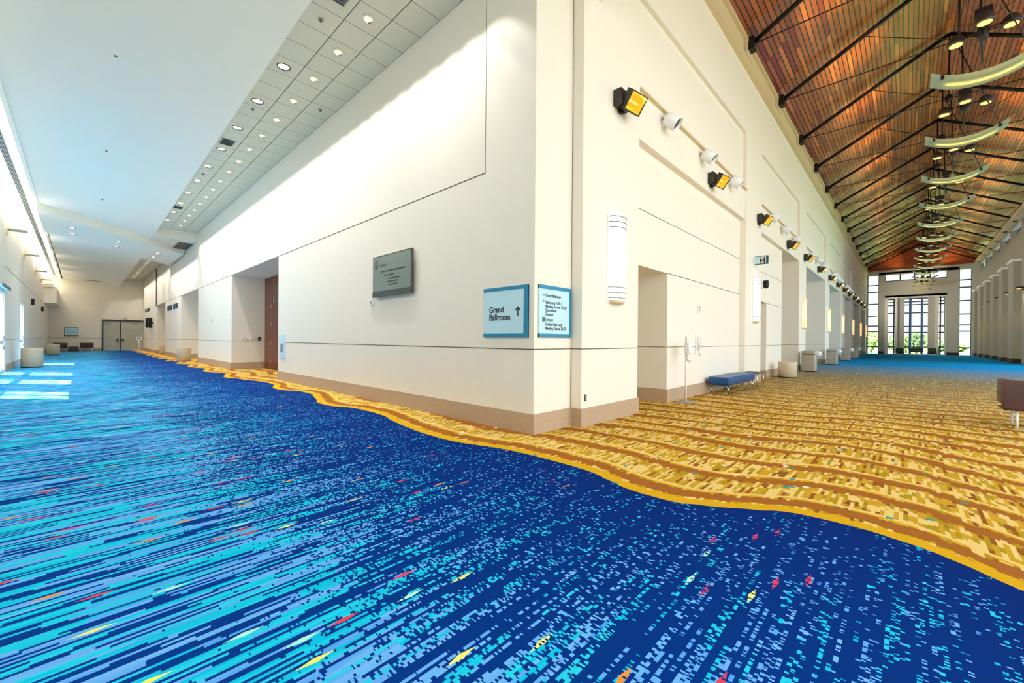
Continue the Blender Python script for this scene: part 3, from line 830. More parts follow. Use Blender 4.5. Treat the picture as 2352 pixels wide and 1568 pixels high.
for (y0, y1, z) in ((0.45,-0.6,0.53),(0.3,-0.1,0.43),(0.1,-0.35,0.35),(0.15,-0.3,0.28),(0.1,-0.25,0.21)):
    ln = MB(); yy = y0; pts = []
    while yy > y1:
        wd_ = random.uniform(0.015, 0.05); ln.box(-0.006,-0.003,yy,yy-wd_,z,z+0.03); yy -= wd_+0.012
    ln.box(-0.0055,-0.003,y0,yy+0.01,z+0.012,z+0.018)
    ln.build('text_line', M['screen_ink'], tv)

def small_plate(name, label, cat, loc, axis, w_, h_, m='white', dark=True, group=None):
    t = thing(name, label, cat, loc)
    if axis == 'x-':
        MB().box(-0.03, 0.0, -w_/2, w_/2, -h_/2, h_/2).build('plate', M[m], t, 0.006)
        if dark: MB().box(-0.045, -0.03, -w_*0.2, w_*0.2, -h_*0.25, h_*0.1).build('button', M['grey'], t)
    else:
        MB().box(-w_/2, w_/2, -0.03, 0.0, -h_/2, h_/2).build('plate', M[m], t, 0.006)
        if dark: MB().box(-w_*0.2, w_*0.2, -0.045, -0.03, -h_*0.25, h_*0.1).build('button', M['grey'], t)
    return t
fs = thing('cable_box', 'small white cable box with conduit under the wall screen', 'outlet', (0, 5.22, 2.40))
MB().box(-0.05, 0, -0.07, 0.07, -0.07, 0.06).build('box_body', M['white'], fs, 0.008); MB().tube([(-0.03,-0.05,0.06),(-0.03,-0.06,0.12),(-0.03,-0.06,0.28)], 0.016).build('conduit', M['white'], fs)
MB().lathe([(0.03,0),(0.03,-0.02)], c=(-0.05,0,-0.01), n=14, axis='x').build('knob', M['grey'], fs)
small_plate('fire_alarm_pull', 'tall pale call point panel on the wall edge beside the first niche', 'alarm', (0, 11.72, 1.22), 'x-', 0.5, 0.85, 'signface')
small_plate('strobe_light', 'small white alarm strobe high on the pier past the first niche', 'alarm', (0, 22.95, 2.42), 'x-', 0.22, 0.34)
for k, (x, m_) in enumerate(((0.46,'white'),(0.65,'white'),(0.83,'white'),(1.02,'white'),(1.17,'black'))):
    small_plate('wall_switch', ('black square control box at the end of the switch row' if m_ == 'black' else ORD[k] + ' white switch plate in the row inside the first niche'), 'switch', (x, 18.85, 1.47), 'y-', 0.13, 0.13 if k < 4 else 0.17, m_, group='switch plates inside the first niche')

# the two directory signs on the corner
sg = thing('direction_sign', 'pale blue sign reading Grand Ballroom left of the corner', 'sign', (-0.001, 0.635, 1.97))
MB().box(-0.02, 0.0, -0.525, 0.525, -0.425, 0.425).build('sign_panel', M['signface'], sg, 0.003)
MB().box(-0.026, -0.0, -0.525, -0.43, -0.425, 0.425).box(-0.026, 0, -0.43, 0.525, 0.365, 0.425).box(-0.026, 0, -0.43, 0.525, -0.425, -0.365).build('sign_border', M['teal'], sg)
MS = lambda y, z: Matrix(((0,0,-1,-0.022),(-1,0,0,y),(0,1,0,z),(0,0,0,1)))
text_part('lettering', 'Grand\nBallroom', 0.148, M['ink'], sg, MS(0.385, -0.005), ext=0.002, line=0.88, xs=0.94, bold=0.0024)
ar = MB(); ar.box(-0.025, -0.02, -0.31, -0.29, -0.075, 0.06)
ar.quad((-0.024,-0.30,0.085),(-0.024,-0.30,0.055),(-0.024,-0.345,0.01),(-0.024,-0.362,0.022)); ar.quad((-0.024,-0.30,0.085),(-0.024,-0.238,0.022),(-0.024,-0.255,0.01),(-0.024,-0.30,0.055))
ar.build('arrow', M['ink'], sg)
sg = thing('directory_sign', 'pale blue directory sign with many text lines right of the corner', 'sign', (0.55, -0.001, 1.97))
MB().box(-0.46, 0.42, -0.02, 0, -0.425, 0.425).build('sign_panel', M['signface'], sg, 0.003)
MB().box(0.36, 0.42, -0.026, 0, -0.425, 0.425).box(-0.46, 0.36, -0.026, 0, 0.365, 0.425).box(-0.46, 0.36, -0.026, 0, -0.425, -0.365).build('sign_border', M['teal'], sg)
MD = lambda x, z: Matrix(((1,0,0,x),(0,0,-1,-0.022),(0,1,0,z),(0,0,0,1)))
for txt, z, m_ in (('Grand Ballroom', 0.235, 'ink'), ('Ballrooms A, B, C', 0.125, 'ink'), ('Meeting Rooms 1A-2B', 0.06, 'ink'), ('Boardroom', -0.005, 'ink'), ('Elevator', -0.07, 'ink'), ('Elevator', -0.155, 'green_ink'), ('Exhibit Halls A&B', -0.235, 'ink'), ('Meeting Rooms 3A-7L', -0.30, 'ink')):
    text_part('lettering', txt, 0.072, M[m_], sg, MD(-0.295, z), ext=0.001, xs=0.86, bold=0.001)
text_part('lettering', '+', 0.075, M['ink'], sg, MD(-0.36, 0.235)); text_part('lettering', '*', 0.08, M['ink'], sg, MD(-0.36, 0.125))
MB().box(-0.375, -0.315, -0.024, -0.02, -0.165, -0.095).build('pictogram', M['green_ink'], sg)

# outlet low on the first pilaster
ot = thing('wall_outlet', 'dark grey power outlet low on the first pilaster', 'outlet', (1.12, PF, 0.5))
MB().box(-0.035, 0.035, -0.012, 0, -0.06, 0.06).build('cover', M['darkgrey'], ot, 0.004); MB().box(-0.018, 0.018, -0.017, -0.012, -0.04, 0.04).build('socket', M['grey'], ot)

# sconces
def make_sconce(lens):
    t = thing('wall_sconce', '', 'wall lamp')
    n = 14; H = 0.82; r = 0.25
    arc = [(r*math.cos(PI+PI*k/n), r*0.62*math.sin(PI+PI*k/n)) for k in range(n+1)]
    MB().loft([[(x, y-0.02, z) for x, y in arc] for z in (-H+0.06, H-0.0)], caps=True, closed=True).build('diffuser', M[lens], t)
    for z in (H-0.02, H-0.12, H-0.22, -H+0.10, -H+0.20, -H+0.30):
        a1 = [(x*1.07, y*1.1-0.02) for x, y in arc]; 
        m_ = MB(); m_.loft([[(x, y, z-0.008) for x, y in a1], [(x, y, z+0.008) for x, y in a1]], caps=True); m_.build('band', M['grey'], t)
    MB().box(-0.30, 0.30, -0.02, 0.0, -H, H+0.02).build('back_plate', M['white'], t)
    MB().loft([[(x*1.05, y*1.05-0.01, -H+0.06) for x, y in arc], [(x*0.85, y*0.8-0.01, -H) for x, y in arc]], caps=True).build('bottom_cap', M['cream'], t)
    return t
SX = [2.1, 12.15, 21.9, 31.7, 40.5, 49.9, 59.6, 68.8]
s0 = make_sconce('emit_sconce'); s1 = make_sconce('emit_sconce_warm')
wherep = ['first pilaster beside the corner signs','second pilaster behind the blue bench','third pilaster along the hall','fourth pilaster along the hall','fifth pilaster along the hall','sixth pilaster along the hall','seventh pilaster along the hall','last pilaster beside the gable window']
for k, x in enumerate(SX):
    lab = 'tall glowing half round sconce on the ' + wherep[k]
    src = s0 if k < 2 else s1
    if k in (0, 2): src.location = (x, PF, 3.02); src['label'] = lab; src['group'] = 'sconces on the hall pilasters'
    else: dup(src, (x, PF, 3.02), lab, group='sconces on the hall pilasters')

# floodlights with golden reflectors
def make_flood():
    t = thing('wall_floodlight', '', 'floodlight')
    hb = MB(); hb.rbox(-0.24, 0.17, -0.17, 0, -0.15, 0.16, 0.02, 2); hb.build('housing', M['bronze'], t)
    MB().box(-0.05, 0.05, -0.06, 0.0, -0.2, 0.2).build('bracket', M['black'], t)
    # reflector trough, opening outward, down and along the wall
    Mx = Matrix.Translation((0.05, -0.24, -0.04)) @ Matrix.Rotation(math.radians(-8), 4, 'Z') @ Matrix.Rotation(math.radians(38), 4, 'X')
    rf_ = MB(); W, Hh, D = 0.21, 0.15, 0.10
    f4 = [(-W,-D,-Hh),(W,-D,-Hh),(W,-D,Hh),(-W,-D,Hh)]; b4 = [(-W*0.8,0.02,-Hh*0.55),(W*0.8,0.02,-Hh*0.55),(W*0.8,0.02,Hh*0.55),(-W*0.8,0.02,Hh*0.55)]
    rf_.add(f4+b4, [(0,1,5,4),(1,2,6,5),(2,3,7,6),(3,0,4,7),(4,5,6,7)]); rf_.xform(Mx); rf_.build('reflector', M['gold'], t)
    fr = MB(); k_ = 0.022
    fr.box(-W-k_, W+k_, -D-0.015, 0.03, Hh, Hh+k_).box(-W-k_, W+k_, -D-0.015, 0.03, -Hh-k_, -Hh).box(-W-k_, -W, -D-0.015, 0.03, -Hh, Hh).box(W, W+k_, -D-0.015, 0.03, -Hh, Hh)
    fr.xform(Mx); fr.build('rim', M['bronze'], t)
    lm = MB().tube([(-W*0.7,-0.02,0),(W*0.7,-0.02,0)], 0.016); lm.xform(Mx); lm.build('lamp_tube', M['emit_amber'], t)
    return t
fl = make_flood()
FX = [2.22, 7.44, 12.6, 18.0, 22.2, 27.1, 31.9, 36.7, 41.0, 45.5, 50.4, 55.2, 60.0, 64.5]
for k, x in enumerate(FX):
    lab = ('black floodlight with golden reflector above the first bright sconce' if k == 0 else ORD[k] + ' black floodlight with golden reflector along the hall wall, from the corner')
    if k == 0: fl.location = (x, PF, 6.08); fl['label'] = lab; fl['group'] = 'floodlights along the hall wall'
    else: dup(fl, (x, PF if k % 2 == 0 else PF+0.03, 6.08), lab, group='floodlights along the hall wall')
for k, x in enumerate(FX):
    spot('flood_lamp', (x+0.1, PF-0.42, 6.0), (x+(1.5 if k < 5 else 5.0), -8.5, 7.0), 200 if k < 5 else 520, 130, 0.9, (1.0, 0.95, 0.86), 0.12)
# white cylinder spotlights
def make_cyl():
    t = thing('cylinder_spotlight', '', 'spotlight')
    ax = Vector((0.15, -0.75, -0.62)).normalized()
    Mx = Matrix.Translation((0.0, -0.21, 0)) @ ax.to_track_quat('Z', 'Y').to_matrix().to_4x4()
    c_ = MB(); c_.lathe([(0.07,-0.17),(0.145,-0.16),(0.155,-0.12),(0.155,0.16),(0.14,0.16),(0.135,0.09),(0.001,0.09)], n=28, caps=False); c_.xform(Mx); c_.build('housing', M['white'], t)
    g_ = MB(); g_.lathe([(0.001,0.10),(0.134,0.10)], n=24, caps=False); g_.xform(Mx); g_.build('lens', M['darkgrey'], t)
    MB().tube([(0,0,0),(0,-0.2,0)], 0.05, 14).build('arm', M['white'], t)
    MB().lathe([(0.10,0),(0.10,-0.03)], n=20, axis='y').build('wall_plate', M['white'], t)
    return t
cy = make_cyl(); ci = 0
for k in range(7):
    base = bays[k][0]; L = bays[k][1]-bays[k][0]
    for q, fx in enumerate((0.155, 0.462, 0.775)):
        x = base + fx*L
        lab = '%s white cylinder spotlight in the %s wall bay counted from the corner' % (['near','middle','far'][q], ORD[k])
        if ci == 0: cy.location = (x, PF+0.03, 6.46); cy['label'] = lab; cy['group'] = 'white spotlights along the hall wall'
        else: dup(cy, (x, PF+0.03, 6.46), lab, group='white spotlights along the hall wall')
        ci += 1

# restroom flag sign
fsn = thing('restroom_sign', 'pale blue restroom flag sign with man and woman pictograms', 'sign', (12.05, PF, 4.45))
L = -0.40
MB().box(-0.02, 0.02, L, 0, -0.135, 0.135).build('sign_panel', M['signface'], fsn, 0.004)
MB().box(-0.026, 0.026, L-0.05, L+0.02, -0.15, 0.15).box(-0.026, 0.026, L, -0.03, 0.13, 0.15).box(-0.026, 0.026, L, -0.03, -0.15, -0.125).build('sign_border', M['darkteal'], fsn)
MB().box(-0.023, -0.02, -0.375, -0.165, -0.115, 0.12).build('white_field', M['white'], fsn)
def pict(y, woman):
    m_ = MB()
    pts = [(y+0.02*math.cos(a), 0.095+0.022*math.sin(a)) for a in [2*PI*k/12 for k in range(12)]]
    m_.add([(-0.026, a, b) for a, b in pts], [tuple(range(12))])
    if woman: m_.quad((-0.026,y-0.02,0.06),(-0.026,y+0.02,0.06),(-0.026,y+0.04,-0.05),(-0.026,y-0.04,-0.05))
    else: m_.quad((-0.026,y-0.032,0.06),(-0.026,y+0.032,0.06),(-0.026,y+0.032,-0.03),(-0.026,y-0.032,-0.03))
    m_.quad((-0.026,y-0.02,0.0),(-0.026,y+0.02,0.0),(-0.026,y+0.02,-0.12),(-0.026,y-0.02,-0.12))
    m_.build('pictogram', M['ink'], fsn)
pict(-0.22, True); pict(-0.325, False)
MB().box(-0.026, -0.02, -0.278, -0.268, -0.10, 0.10).build('divider', M['ink'], fsn)
MB().box(-0.03, 0.03, -0.02, 0, -0.12, 0.12).build('mount', M['white'], fsn)

# camera dome beside the doorway
sc_ = thing('security_camera', 'black wall camera above the small doorway past the second sconce', 'camera', (14.0, BY, 3.80))
MB().box(-0.09, 0.09, -0.05, 0, -0.13, 0.13).build('back_plate', M['white'], sc_, 0.01)
MB().rbox(-0.10, 0.10, -0.24, -0.05, -0.02, 0.15, 0.03, 2).build('housing', M['black'], sc_)
MB().lathe([(0.001,-0.17),(0.06,-0.15),(0.09,-0.10),(0.10,-0.03),(0.10,0.0)], c=(0,-0.145,0), n=18, caps=False).build('dome', M['black'], sc_)
# thermostat and wall phone on the first bay
th = thing('wall_strobe', 'small white alarm strobe above the blue bench', 'alarm', (7.0, BY, 2.40))
MB().box(-0.06, 0.06, -0.04, 0, -0.10, 0.10).build('plate', M['white'], th, 0.008); MB().lathe([(0.035,0),(0.03,-0.035),(0.001,-0.04)], c=(0,-0.04,-0.03), n=14, axis='y').build('lens', M['white_metal'], th); MB().box(-0.03, 0.03, -0.05, -0.04, 0.02, 0.07).build('flash', M['grey'], th)
wp = thing('wall_phone', 'white courtesy phone panel on the wall above the blue bench', 'phone', (6.88, BY, 1.43))
MB().box(-0.10, 0.10, -0.03, 0, -0.28, 0.28).build('back_plate', M['white'], wp, 0.008)
MB().rbox(-0.05, 0.05, -0.10, -0.03, -0.14, 0.2, 0.02, 2).build('handset', M['white_metal'], wp)
MB().tube([(-0.02,-0.06,-0.14),(-0.05,-0.09,-0.24),(0.0,-0.10,-0.32),(0.03,-0.06,-0.24)], 0.008).build('cord', M['grey'], wp)

# hand sanitiser stand
st = thing('sanitizer_stand', 'white hand sanitizer post on a flat base before the first bay', 'stand', (5.30, -0.36, 0))
MB().rbox(-0.24, 0.24, -0.19, 0.19, 0, 0.014, 0.006, 2).build('base_plate', M['grey'], st)
MB().tube([(0,0,0.01),(0,0,1.62)], 0.025, 14).build('post', M['white'], st)
MB().rbox(-0.06, 0.17, -0.11, 0.03, 1.18, 1.47, 0.03, 2).build('dispenser', M['white'], st)
MB().box(0.171, 0.176, -0.07, -0.01, 1.22, 1.34).build('window', M['darkgrey'], st)
MB().tube([(-0.02,-0.03,1.16),(-0.03,-0.04,1.08),(0.0,-0.05,1.02),(0.06,-0.06,0.99),(0.12,-0.06,1.02)], 0.012, 10).build('drip_arm', M['chrome'], st)
MB().rbox(0.02, 0.14, -0.11, 0.0, 1.005, 1.03, 0.01, 2).build('drip_tray', M['white_metal'], st)
MB().box(-0.03, 0.03, -0.032, -0.026, 1.48, 1.62).build('card', M['white'], st)

# blue bench with its small side table
bn = thing('upholstered_bench', 'blue leather two seat bench on thin chrome legs by the wall', 'bench', (8.85, -0.40, 0))
for k, (a, b) in enumerate(((-1.35, 0.0), (0.005, 1.35))):
    MB().rbox(a, b, -0.32, 0.25, 0.27, 0.49, 0.045, 4).build('seat_cushion', M['blueleather'], bn)
MB().box(-1.32, 1.32, -0.29, 0.22, 0.25, 0.285).build('frame', M['darkgrey'], bn)
for x in (-1.25, 1.25):
    for y in (-0.27, 0.2): MB().tube([(x,y,0.25),(x,y,0.0)], 0.016, 10).build('leg', M['chrome'], bn)
for x in (-0.05, 0.05): MB().tube([(x,0.2,0.25),(x,0.2,0.0)], 0.014, 10).build('leg', M['chrome'], bn)
tb = thing('side_table', 'low dark topped table on chrome legs beyond the blue bench', 'table', (10.85, -0.50, 0))
MB().rbox(-0.45, 0.45, -0.25, 0.25, 0.44, 0.465, 0.008, 2).build('tabletop', M['darkgrey'], tb)
for x in (-0.42, 0.42):
    for y in (-0.22, 0.22): MB().tube([(x,y,0.44),(x,y,0.0)], 0.013, 10).build('leg', M['chrome'], tb)
    MB().tube([(x,-0.22,0.42),(x,0.22,0.42)], 0.011, 10).build('rail', M['chrome'], tb)

# bins in the hall
def make_round_bin(r, h, m_):
    t = thing('litter_bin', '', 'bin')
    MB().lathe([(r*0.97,0.0),(r*0.97,0.04),(r,0.045),(r,h-0.02),(r*0.98,h),(r*0.80,h),(r*0.76,h-0.06),(r*0.70,h-0.3)], n=36, caps=False).build('body', M[m_], t)
    MB().lathe([(r*0.955,0.0),(r*0.985,0.0),(r*0.985,0.035),(r*0.955,0.035)], n=32, caps=False).build('plinth', M['black'], t)
    MB().lathe([(0.001,h-0.28),(r*0.72,h-0.28)], n=28, caps=False).build('liner', M['darkgrey'], t)
    return t
rb = make_round_bin(0.34, 0.66, 'binbeige'); rb.location = (15.75, -0.62, 0); rb['label'] = 'round beige litter bin beside the small doorway in the hall'
def make_square_bin():
    t = thing('recycling_bin', '', 'bin')
    MB().rbox(-0.38, 0.38, -0.28, 0.28, 0.0, 0.86, 0.03, 3).build('body', M['bingrey'], t)
    MB().rbox(-0.38, 0.38, -0.28, 0.28, 0.875, 1.05, 0.03, 3).build('lid', M['bingrey'], t)
    MB().box(-0.385, 0.385, -0.285, 0.285, 0.0, 0.05).build('plinth', M['black'], t)
    MB().box(-0.35, 0.35, -0.25, 0.25, 0.85, 0.88).build('lid_gap', M['darkgrey'], t)
    bg = MB(); 
    for q in range(3): bg.lathe([(0.001,-0.16),(0.1,-0.14),(0.17,-0.05),(0.17,0.06),(0.1,0.14),(0.001,0.16)], c=(0.20,-0.33,0.90+q*0.0), n=14, caps=False) if q == 0 else None
    bg.build('liner_bag', M['bag'], t)
    return t
sb = make_square_bin()
for k, (x, lab) in enumerate(((20.9,'grey box bin with white liner by the third pilaster'),(29.9,'grey box bin with white liner by the fourth pilaster'),(38.6,'grey box bin with white liner by the fifth pilaster'),(46.6,'farthest grey box bin along the hall wall'))):
    if k == 0: sb.location = (x, -0.66, 0); sb['label'] = lab; sb['group'] = 'box bins along the hall wall'
    else: dup(sb, (x, -0.66, 0), lab, group='box bins along the hall wall')
wc = thing('water_cooler', 'pale grey water cooler in the niche behind the second box bin', 'dispenser', (33.2, 0.62, 0))
MB().rbox(-0.3, 0.3, -0.3, 0.3, 0.0, 1.55, 0.04, 3).build('cabinet', M['white_metal'], wc); MB().box(-0.305, -0.295, -0.2, 0.2, 0.9, 1.2).build('tap_panel', M['grey'], wc)

# brown lounge chair cut by the right edge
lc = thing('lounge_chair', 'boxy brown leather lounge seat on white metal legs at right', 'chair', (6.45, -5.52, 0))
MB().rbox(0.0, 0.16, -1.6, 0.0, 0.33, 0.84, 0.02, 3).build('backrest', M['brownleather'], lc)
MB().rbox(0.16, 0.66, -0.14, 0.0, 0.40, 0.84, 0.02, 3).build('armrest', M['brownleather'], lc)
MB().rbox(0.16, 0.66, -1.6, -1.46, 0.40, 0.84, 0.02, 3).build('armrest', M['brownleather'], lc)
MB().rbox(0.16, 0.68, -1.46, -0.14, 0.33, 0.50, 0.03, 3).build('seat', M['brownleather'], lc)
MB().box(0.02, 0.66, -1.58, -0.02, 0.31, 0.335).build('seat_frame', M['darkbrown'], lc)
for x in (0.1, 0.6):
    for y in (-0.18, -1.42): MB().tube([(x,y,0.31),(x,y,0.0)], 0.02, 12).build('leg', M['white'], lc)

# ------------------------------------------------------------------ timber hall: trusses and pendants
def make_truss():
    t = thing('roof_truss', '', 'truss')
    for s_ in (1, -1):
        ye = ridge_y + s_*4.88
        MB().tube([(0, ye, 11.42), (0, ridge_y, 14.02)], 0.075, 10).build('chord', M['black'], t)
        MB().tube([(0, ye, 11.35), (0, ridge_y, 11.42)], 0.018, 6).build('tie_rod', M['black'], t)
        MB().box(-0.16, 0.16, ye-0.03, ye+0.2 if s_ > 0 else ye+0.03, 11.15, 11.55).build('bracket', M['black'], t) if s_ > 0 else MB().box(-0.16, 0.16, ye-0.2, ye+0.03, 11.15, 11.55).build('bracket', M['black'], t)
        MB().tube([(0, ridge_y, 11.42), (0, ridge_y + s_*2.4, 12.74)], 0.012, 6).build('web_rod', M['black'], t)
    MB().tube([(0, ridge_y, 14.05), (0, ridge_y, 11.3)], 0.03, 8).build('king_rod', M['black'], t)
    MB().lathe([(0.10,-0.12),(0.12,-0.08),(0.12,0.08),(0.10,0.12)], c=(0,ridge_y,11.42), n=14).build('hub', M['black'], t)
    return t
tr = make_truss(); TX = [10.42+4.46*k for k in range(14)]
for k, x in enumerate(TX):
    lab = ORD[k] + ' black steel roof truss under the plank ceiling, counted from the near end'
    if k == 0: tr.location = (x,0,0); tr['label'] = lab; tr['group'] = 'roof trusses of the timber hall'
    else: dup(tr, (x,0,0), lab, group='roof trusses of the timber hall')

def make_pendant():
    t = thing('pendant_light', '', 'pendant lamp')
    # curved glass tray, its ends turned up
    R, half, cyv, czv = 1.55, 0.92, -5.58, 8.02
    n = 16; top = []; a0 = math.asin(half/R)
    arc = [(cyv + R*math.sin(a), czv + R - R*math.cos(a)) for a in [-a0 + 2*a0*k/n for k in range(n+1)]]
    th_ = 0.02; W = 0.36
    rings = []
    for y, z in arc: rings.append([(-W,y,z+0.06),(-W*0.8,y,z),(W*0.8,y,z),(W,y,z+0.06),(W,y,z+0.08),(W*0.8,y,z+th_),(-W*0.8,y,z+th_),(-W,y,z+0.08)])
    MB().loft(rings, caps=True, smooth=False).build('glass_tray', M['shade'], t)
    tb_ = MB().tube([(0,y,z+0.075) for y, z in arc[3:-3]], 0.024, 8); tb_.build('lamp_tube', M['emit_tube'], t)
    for y, z in (arc[2], arc[-3]):
        for x in (-W, W): MB().box(x-0.03, x+0.03, y-0.03, y+0.03, z-0.03, z+0.06).build('clip', M['black'], t)
        MB().tube([(-W, y, z+0.05), (W, y, z+0.05)], 0.014, 8).build('cross_bar', M['black'], t)
    for yr in (arc[2][0], -5.43):
        pass
    MB().tube([(-W, arc[2][0], arc[2][1]+0.05), (-0.02, -5.36, 11.35)], 0.014, 6).build('hanger_rod', M['black'], t)
    MB().tube([(0.0, -5.50, 11.35), (0.0, -5.57, 8.35)], 0.022, 8).build('hanger_rod', M['black'], t)
    # cluster of three dome lamps
    MB().lathe([(0.07,9.0),(0.10,9.08),(0.10,9.32),(0.06,9.42)], c=(0,-5.57,0), n=16).build('lamp_hub', M['black'], t)
    for (dx, dy) in ((0.10,0.45), (-0.05,-0.45), (-0.55,0.02)):
        cx_, cy_ = dx, -5.57+dy
        MB().tube([(0,-5.57,9.22),(cx_*0.8,-5.57+dy*0.8,9.25)], 0.02, 8).build('lamp_arm', M['black'], t)
        hd = MB().lathe([(0.165,9.12),(0.17,9.15),(0.155,9.25),(0.10,9.34),(0.03,9.38)], c=(cx_,cy_,0), n=18).build('lamp_head', M['bronze'], t)
        MB().lathe([(0.001,9.108),(0.125,9.112),(0.125,9.119)], c=(cx_,cy_,0), n=18, caps=False).build('lens', M['emit_amber'], hd)
    bx = MB().box(-0.16, 0.16, -5.72, -5.42, 9.50, 9.72); bx.build('ballast_box', M['black'], t)
    return t
pn = make_pendant()
for k, x in enumerate(TX):
    lab = ORD[k] + ' curved green glass pendant with three dome lamps, from the near end'
    if k == 0: pn.location = (x,0,0); pn['label'] = lab; pn['group'] = 'curved pendants along the hall ridge'
    else: dup(pn, (x,0,0), lab, group='curved pendants along the hall ridge')
for k, x in enumerate(TX):
    spot('pendant_uplight', (x+0.3, -5.0, 9.7), (x+1.2, -2.6, 12.8), 700, 40, 1.0, (1.0, 0.78, 0.42), 0.05)
    spot('pendant_uplight', (x+0.3, -6.1, 9.7), (x+1.2, -8.3, 12.8), 700, 40, 1.0, (1.0, 0.78, 0.42), 0.05)
    spot('pendant_downlight', (x, -5.57, 9.05), (x, -5.57, 0), 560 if k < 6 else 1100, 120, 0.8, (1.0, 0.94, 0.85), 0.08)

# lamps on the right wall
def make_rlamp():
    t = thing('wall_lantern', '', 'wall lamp')
    MB().box(-0.35, 0.35, 0, 0.4, -0.06, 0.06).build('hood', M['black'], t, 0.01)
    MB().box(-0.12, 0.12, 0, 0.14, -0.16, -0.05).build('body', M['bronze'], t)
    MB().box(-0.26, 0.26, 0.06, 0.34, -0.075, -0.062).build('lens', M['emit_amber'], t)
    return t
rl = make_rlamp()
for k in range(5):
    x = 43.1 + 4.9*k
    lab = ORD[k] + ' black wall lantern along the grey right wall, from the near end'
    if k == 0: rl.location = (x, YR, 5.65); rl['label'] = lab; rl['group'] = 'lanterns on the right wall'
    else: dup(rl, (x, YR, 5.65), lab, group='lanterns on the right wall')
    spot('lantern_lamp', (x, YR+0.2, 5.5), (x, YR+0.02, 2.5), 70, 70, 0.9, (1.0, 0.8, 0.3), 0.05)
for k in range(7):  # unseen stretch of wall, glazed to let daylight flood the hall
    a = 8.5+4.6*k
    curtain(40+k, 0, 0, 0, 0, 0, ()) if False else None
    wd = struct('window_%d' % (40+k), MB().box(a, a+4.1, YR-0.16, YR-0.14, 0.3, 9.3), M['glass'])
    m_ = MB()
    for z in (0.35, 2.6, 4.9, 7.1, 9.25): m_.box(a, a+4.1, YR-0.2, YR-0.1, z-0.05, z+0.05)
    m_.box(a+2.0, a+2.1, YR-0.2, YR-0.1, 0.3, 9.3); m_.build('window_frame', M['mullion'], wd)
def make_note(w_, h_):
    t = thing('wall_notice', '', 'notice')
    MB().box(-w_/2, w_/2, 0, 0.02, -h_/2, h_/2).build('sheet', M['white'], t); MB().box(-w_*0.3, w_*0.3, 0.02, 0.024, -h_*0.1, h_*0.2).build('print', M['grey'], t)
    return t
nt_ = make_note(0.3, 0.5); nt_.location = (47.2, YR, 3.0); nt_['label'] = 'small white notice on the grey right wall, nearest one'
dup(nt_, (57.0, YR, 2.6), 'small white notice on the grey right wall, second one from the near end'); dup(nt_, (62.0, YR, 2.5), 'small white notice on the grey right wall, farthest one')

# benches before the gable window
def make_gbench(L_):
    t = thing('window_bench', '', 'bench')
    MB().rbox(-0.3, 0.3, -L_/2, L_/2, 0.30, 0.52, 0.04, 3).build('seat', M['greenfab'], t)
    MB().rbox(0.18, 0.3, -L_/2, L_/2, 0.5, 0.86, 0.04, 3).build('backrest', M['greenfab'], t)
    MB().box(-0.28, 0.28, -L_/2+0.03, L_/2-0.03, 0.0, 0.08).build('plinth', M['white'], t)
    for y in (-L_/2+0.1, L_/2-0.1): MB().box(-0.2, 0.2, y-0.04, y+0.04, 0.08, 0.31).build('leg', M['darkgrey'], t)
    return t
gb = make_gbench(0.75); gb.location = (69.3, -3.62, 0); gb['label'] = 'short dark green bench before the left column of the gable window'; gb['group'] = 'green benches at the gable window'
dup(gb, (69.3, -6.6, 0), 'short dark green bench before the right column of the gable window', group='green benches at the gable window')
gc = make_gbench(1.35); gc.location = (69.2, -5.15, 0); gc['label'] = 'wider dark green bench centred before the gable window'; gc['group'] = 'green benches at the gable window'

# ------------------------------------------------------------------ far end of the left corridor
rb2 = dup(rb, (-6.55, 26.2, 0), 'large round beige bin by the left wall, nearest the glazed doors'); rb2.scale = (1.08, 1.08, 1.42)
rb3 = dup(rb, (-6.45, 45.5, 0), 'round tan bin farther along the left wall before the benches'); rb3.scale = (1.15, 1.15, 1.36)
rb4 = dup(rb, (-0.42, 28.6, 0), 'round bin with striped side standing by the second niche'); rb4.scale = (1.05, 1.05, 1.3)
rb5 = dup(rb, (0.35, 44.6, 0), 'small brown bin standing inside the third niche'); rb5.scale = (0.95, 0.95, 1.25)
def make_ebench():
    t = thing('lobby_bench', '', 'bench')
    MB().rbox(-0.5, 0.5, -0.06, 0.06, 0.36, 0.86, 0.03, 3).build('backrest', M['darkbrown'], t)
    MB().rbox(-0.5, 0.5, -0.6, -0.05, 0.34, 0.48, 0.03, 3).build('seat', M['darkbrown'], t)
    MB().box(-0.5, 0.5, -0.58, 0.05, 0.30, 0.345).build('frame', M['white'], t)
    for x in (-0.38, 0.38):
        for y in (-0.5, 0.0): MB().tube([(x,y,0.3),(x,y,0.0)], 0.025, 10).build('leg', M['white'], t)
    return t
eb = make_ebench(); eb.location = (-4.45, 57.3, 0); eb['label'] = 'dark brown bench on white legs left of the grey end doors'; eb['group'] = 'brown benches at the corridor end'
dup(eb, (-6.3, 57.0, 0), 'dark brown bench half hidden behind the farther tan bin', group='brown benches at the corridor end')
hb_ = thing('low_table', 'low dark table with a white top between the two brown benches', 'table', (-5.38, 56.6, 0))
MB().rbox(-0.38, 0.38, -0.33, 0.33, 0.50, 0.56, 0.02, 2).build('tabletop', M['white'], hb_); MB().box(-0.35, 0.35, -0.3, 0.3, 0, 0.5).build('body', M['darkgrey'], hb_)
es = thing('wall_map_sign', 'pale blue framed map sign on the far end wall', 'sign', (-5.55, YE, 2.0))
MB().box(-0.5, 0.5, -0.04, 0, -0.46, 0.46).build('sign_border', M['darkteal'], es); MB().box(-0.44, 0.44, -0.05, -0.03, -0.37, 0.4).build('sign_panel', M['signface'], es)
ln = MB()
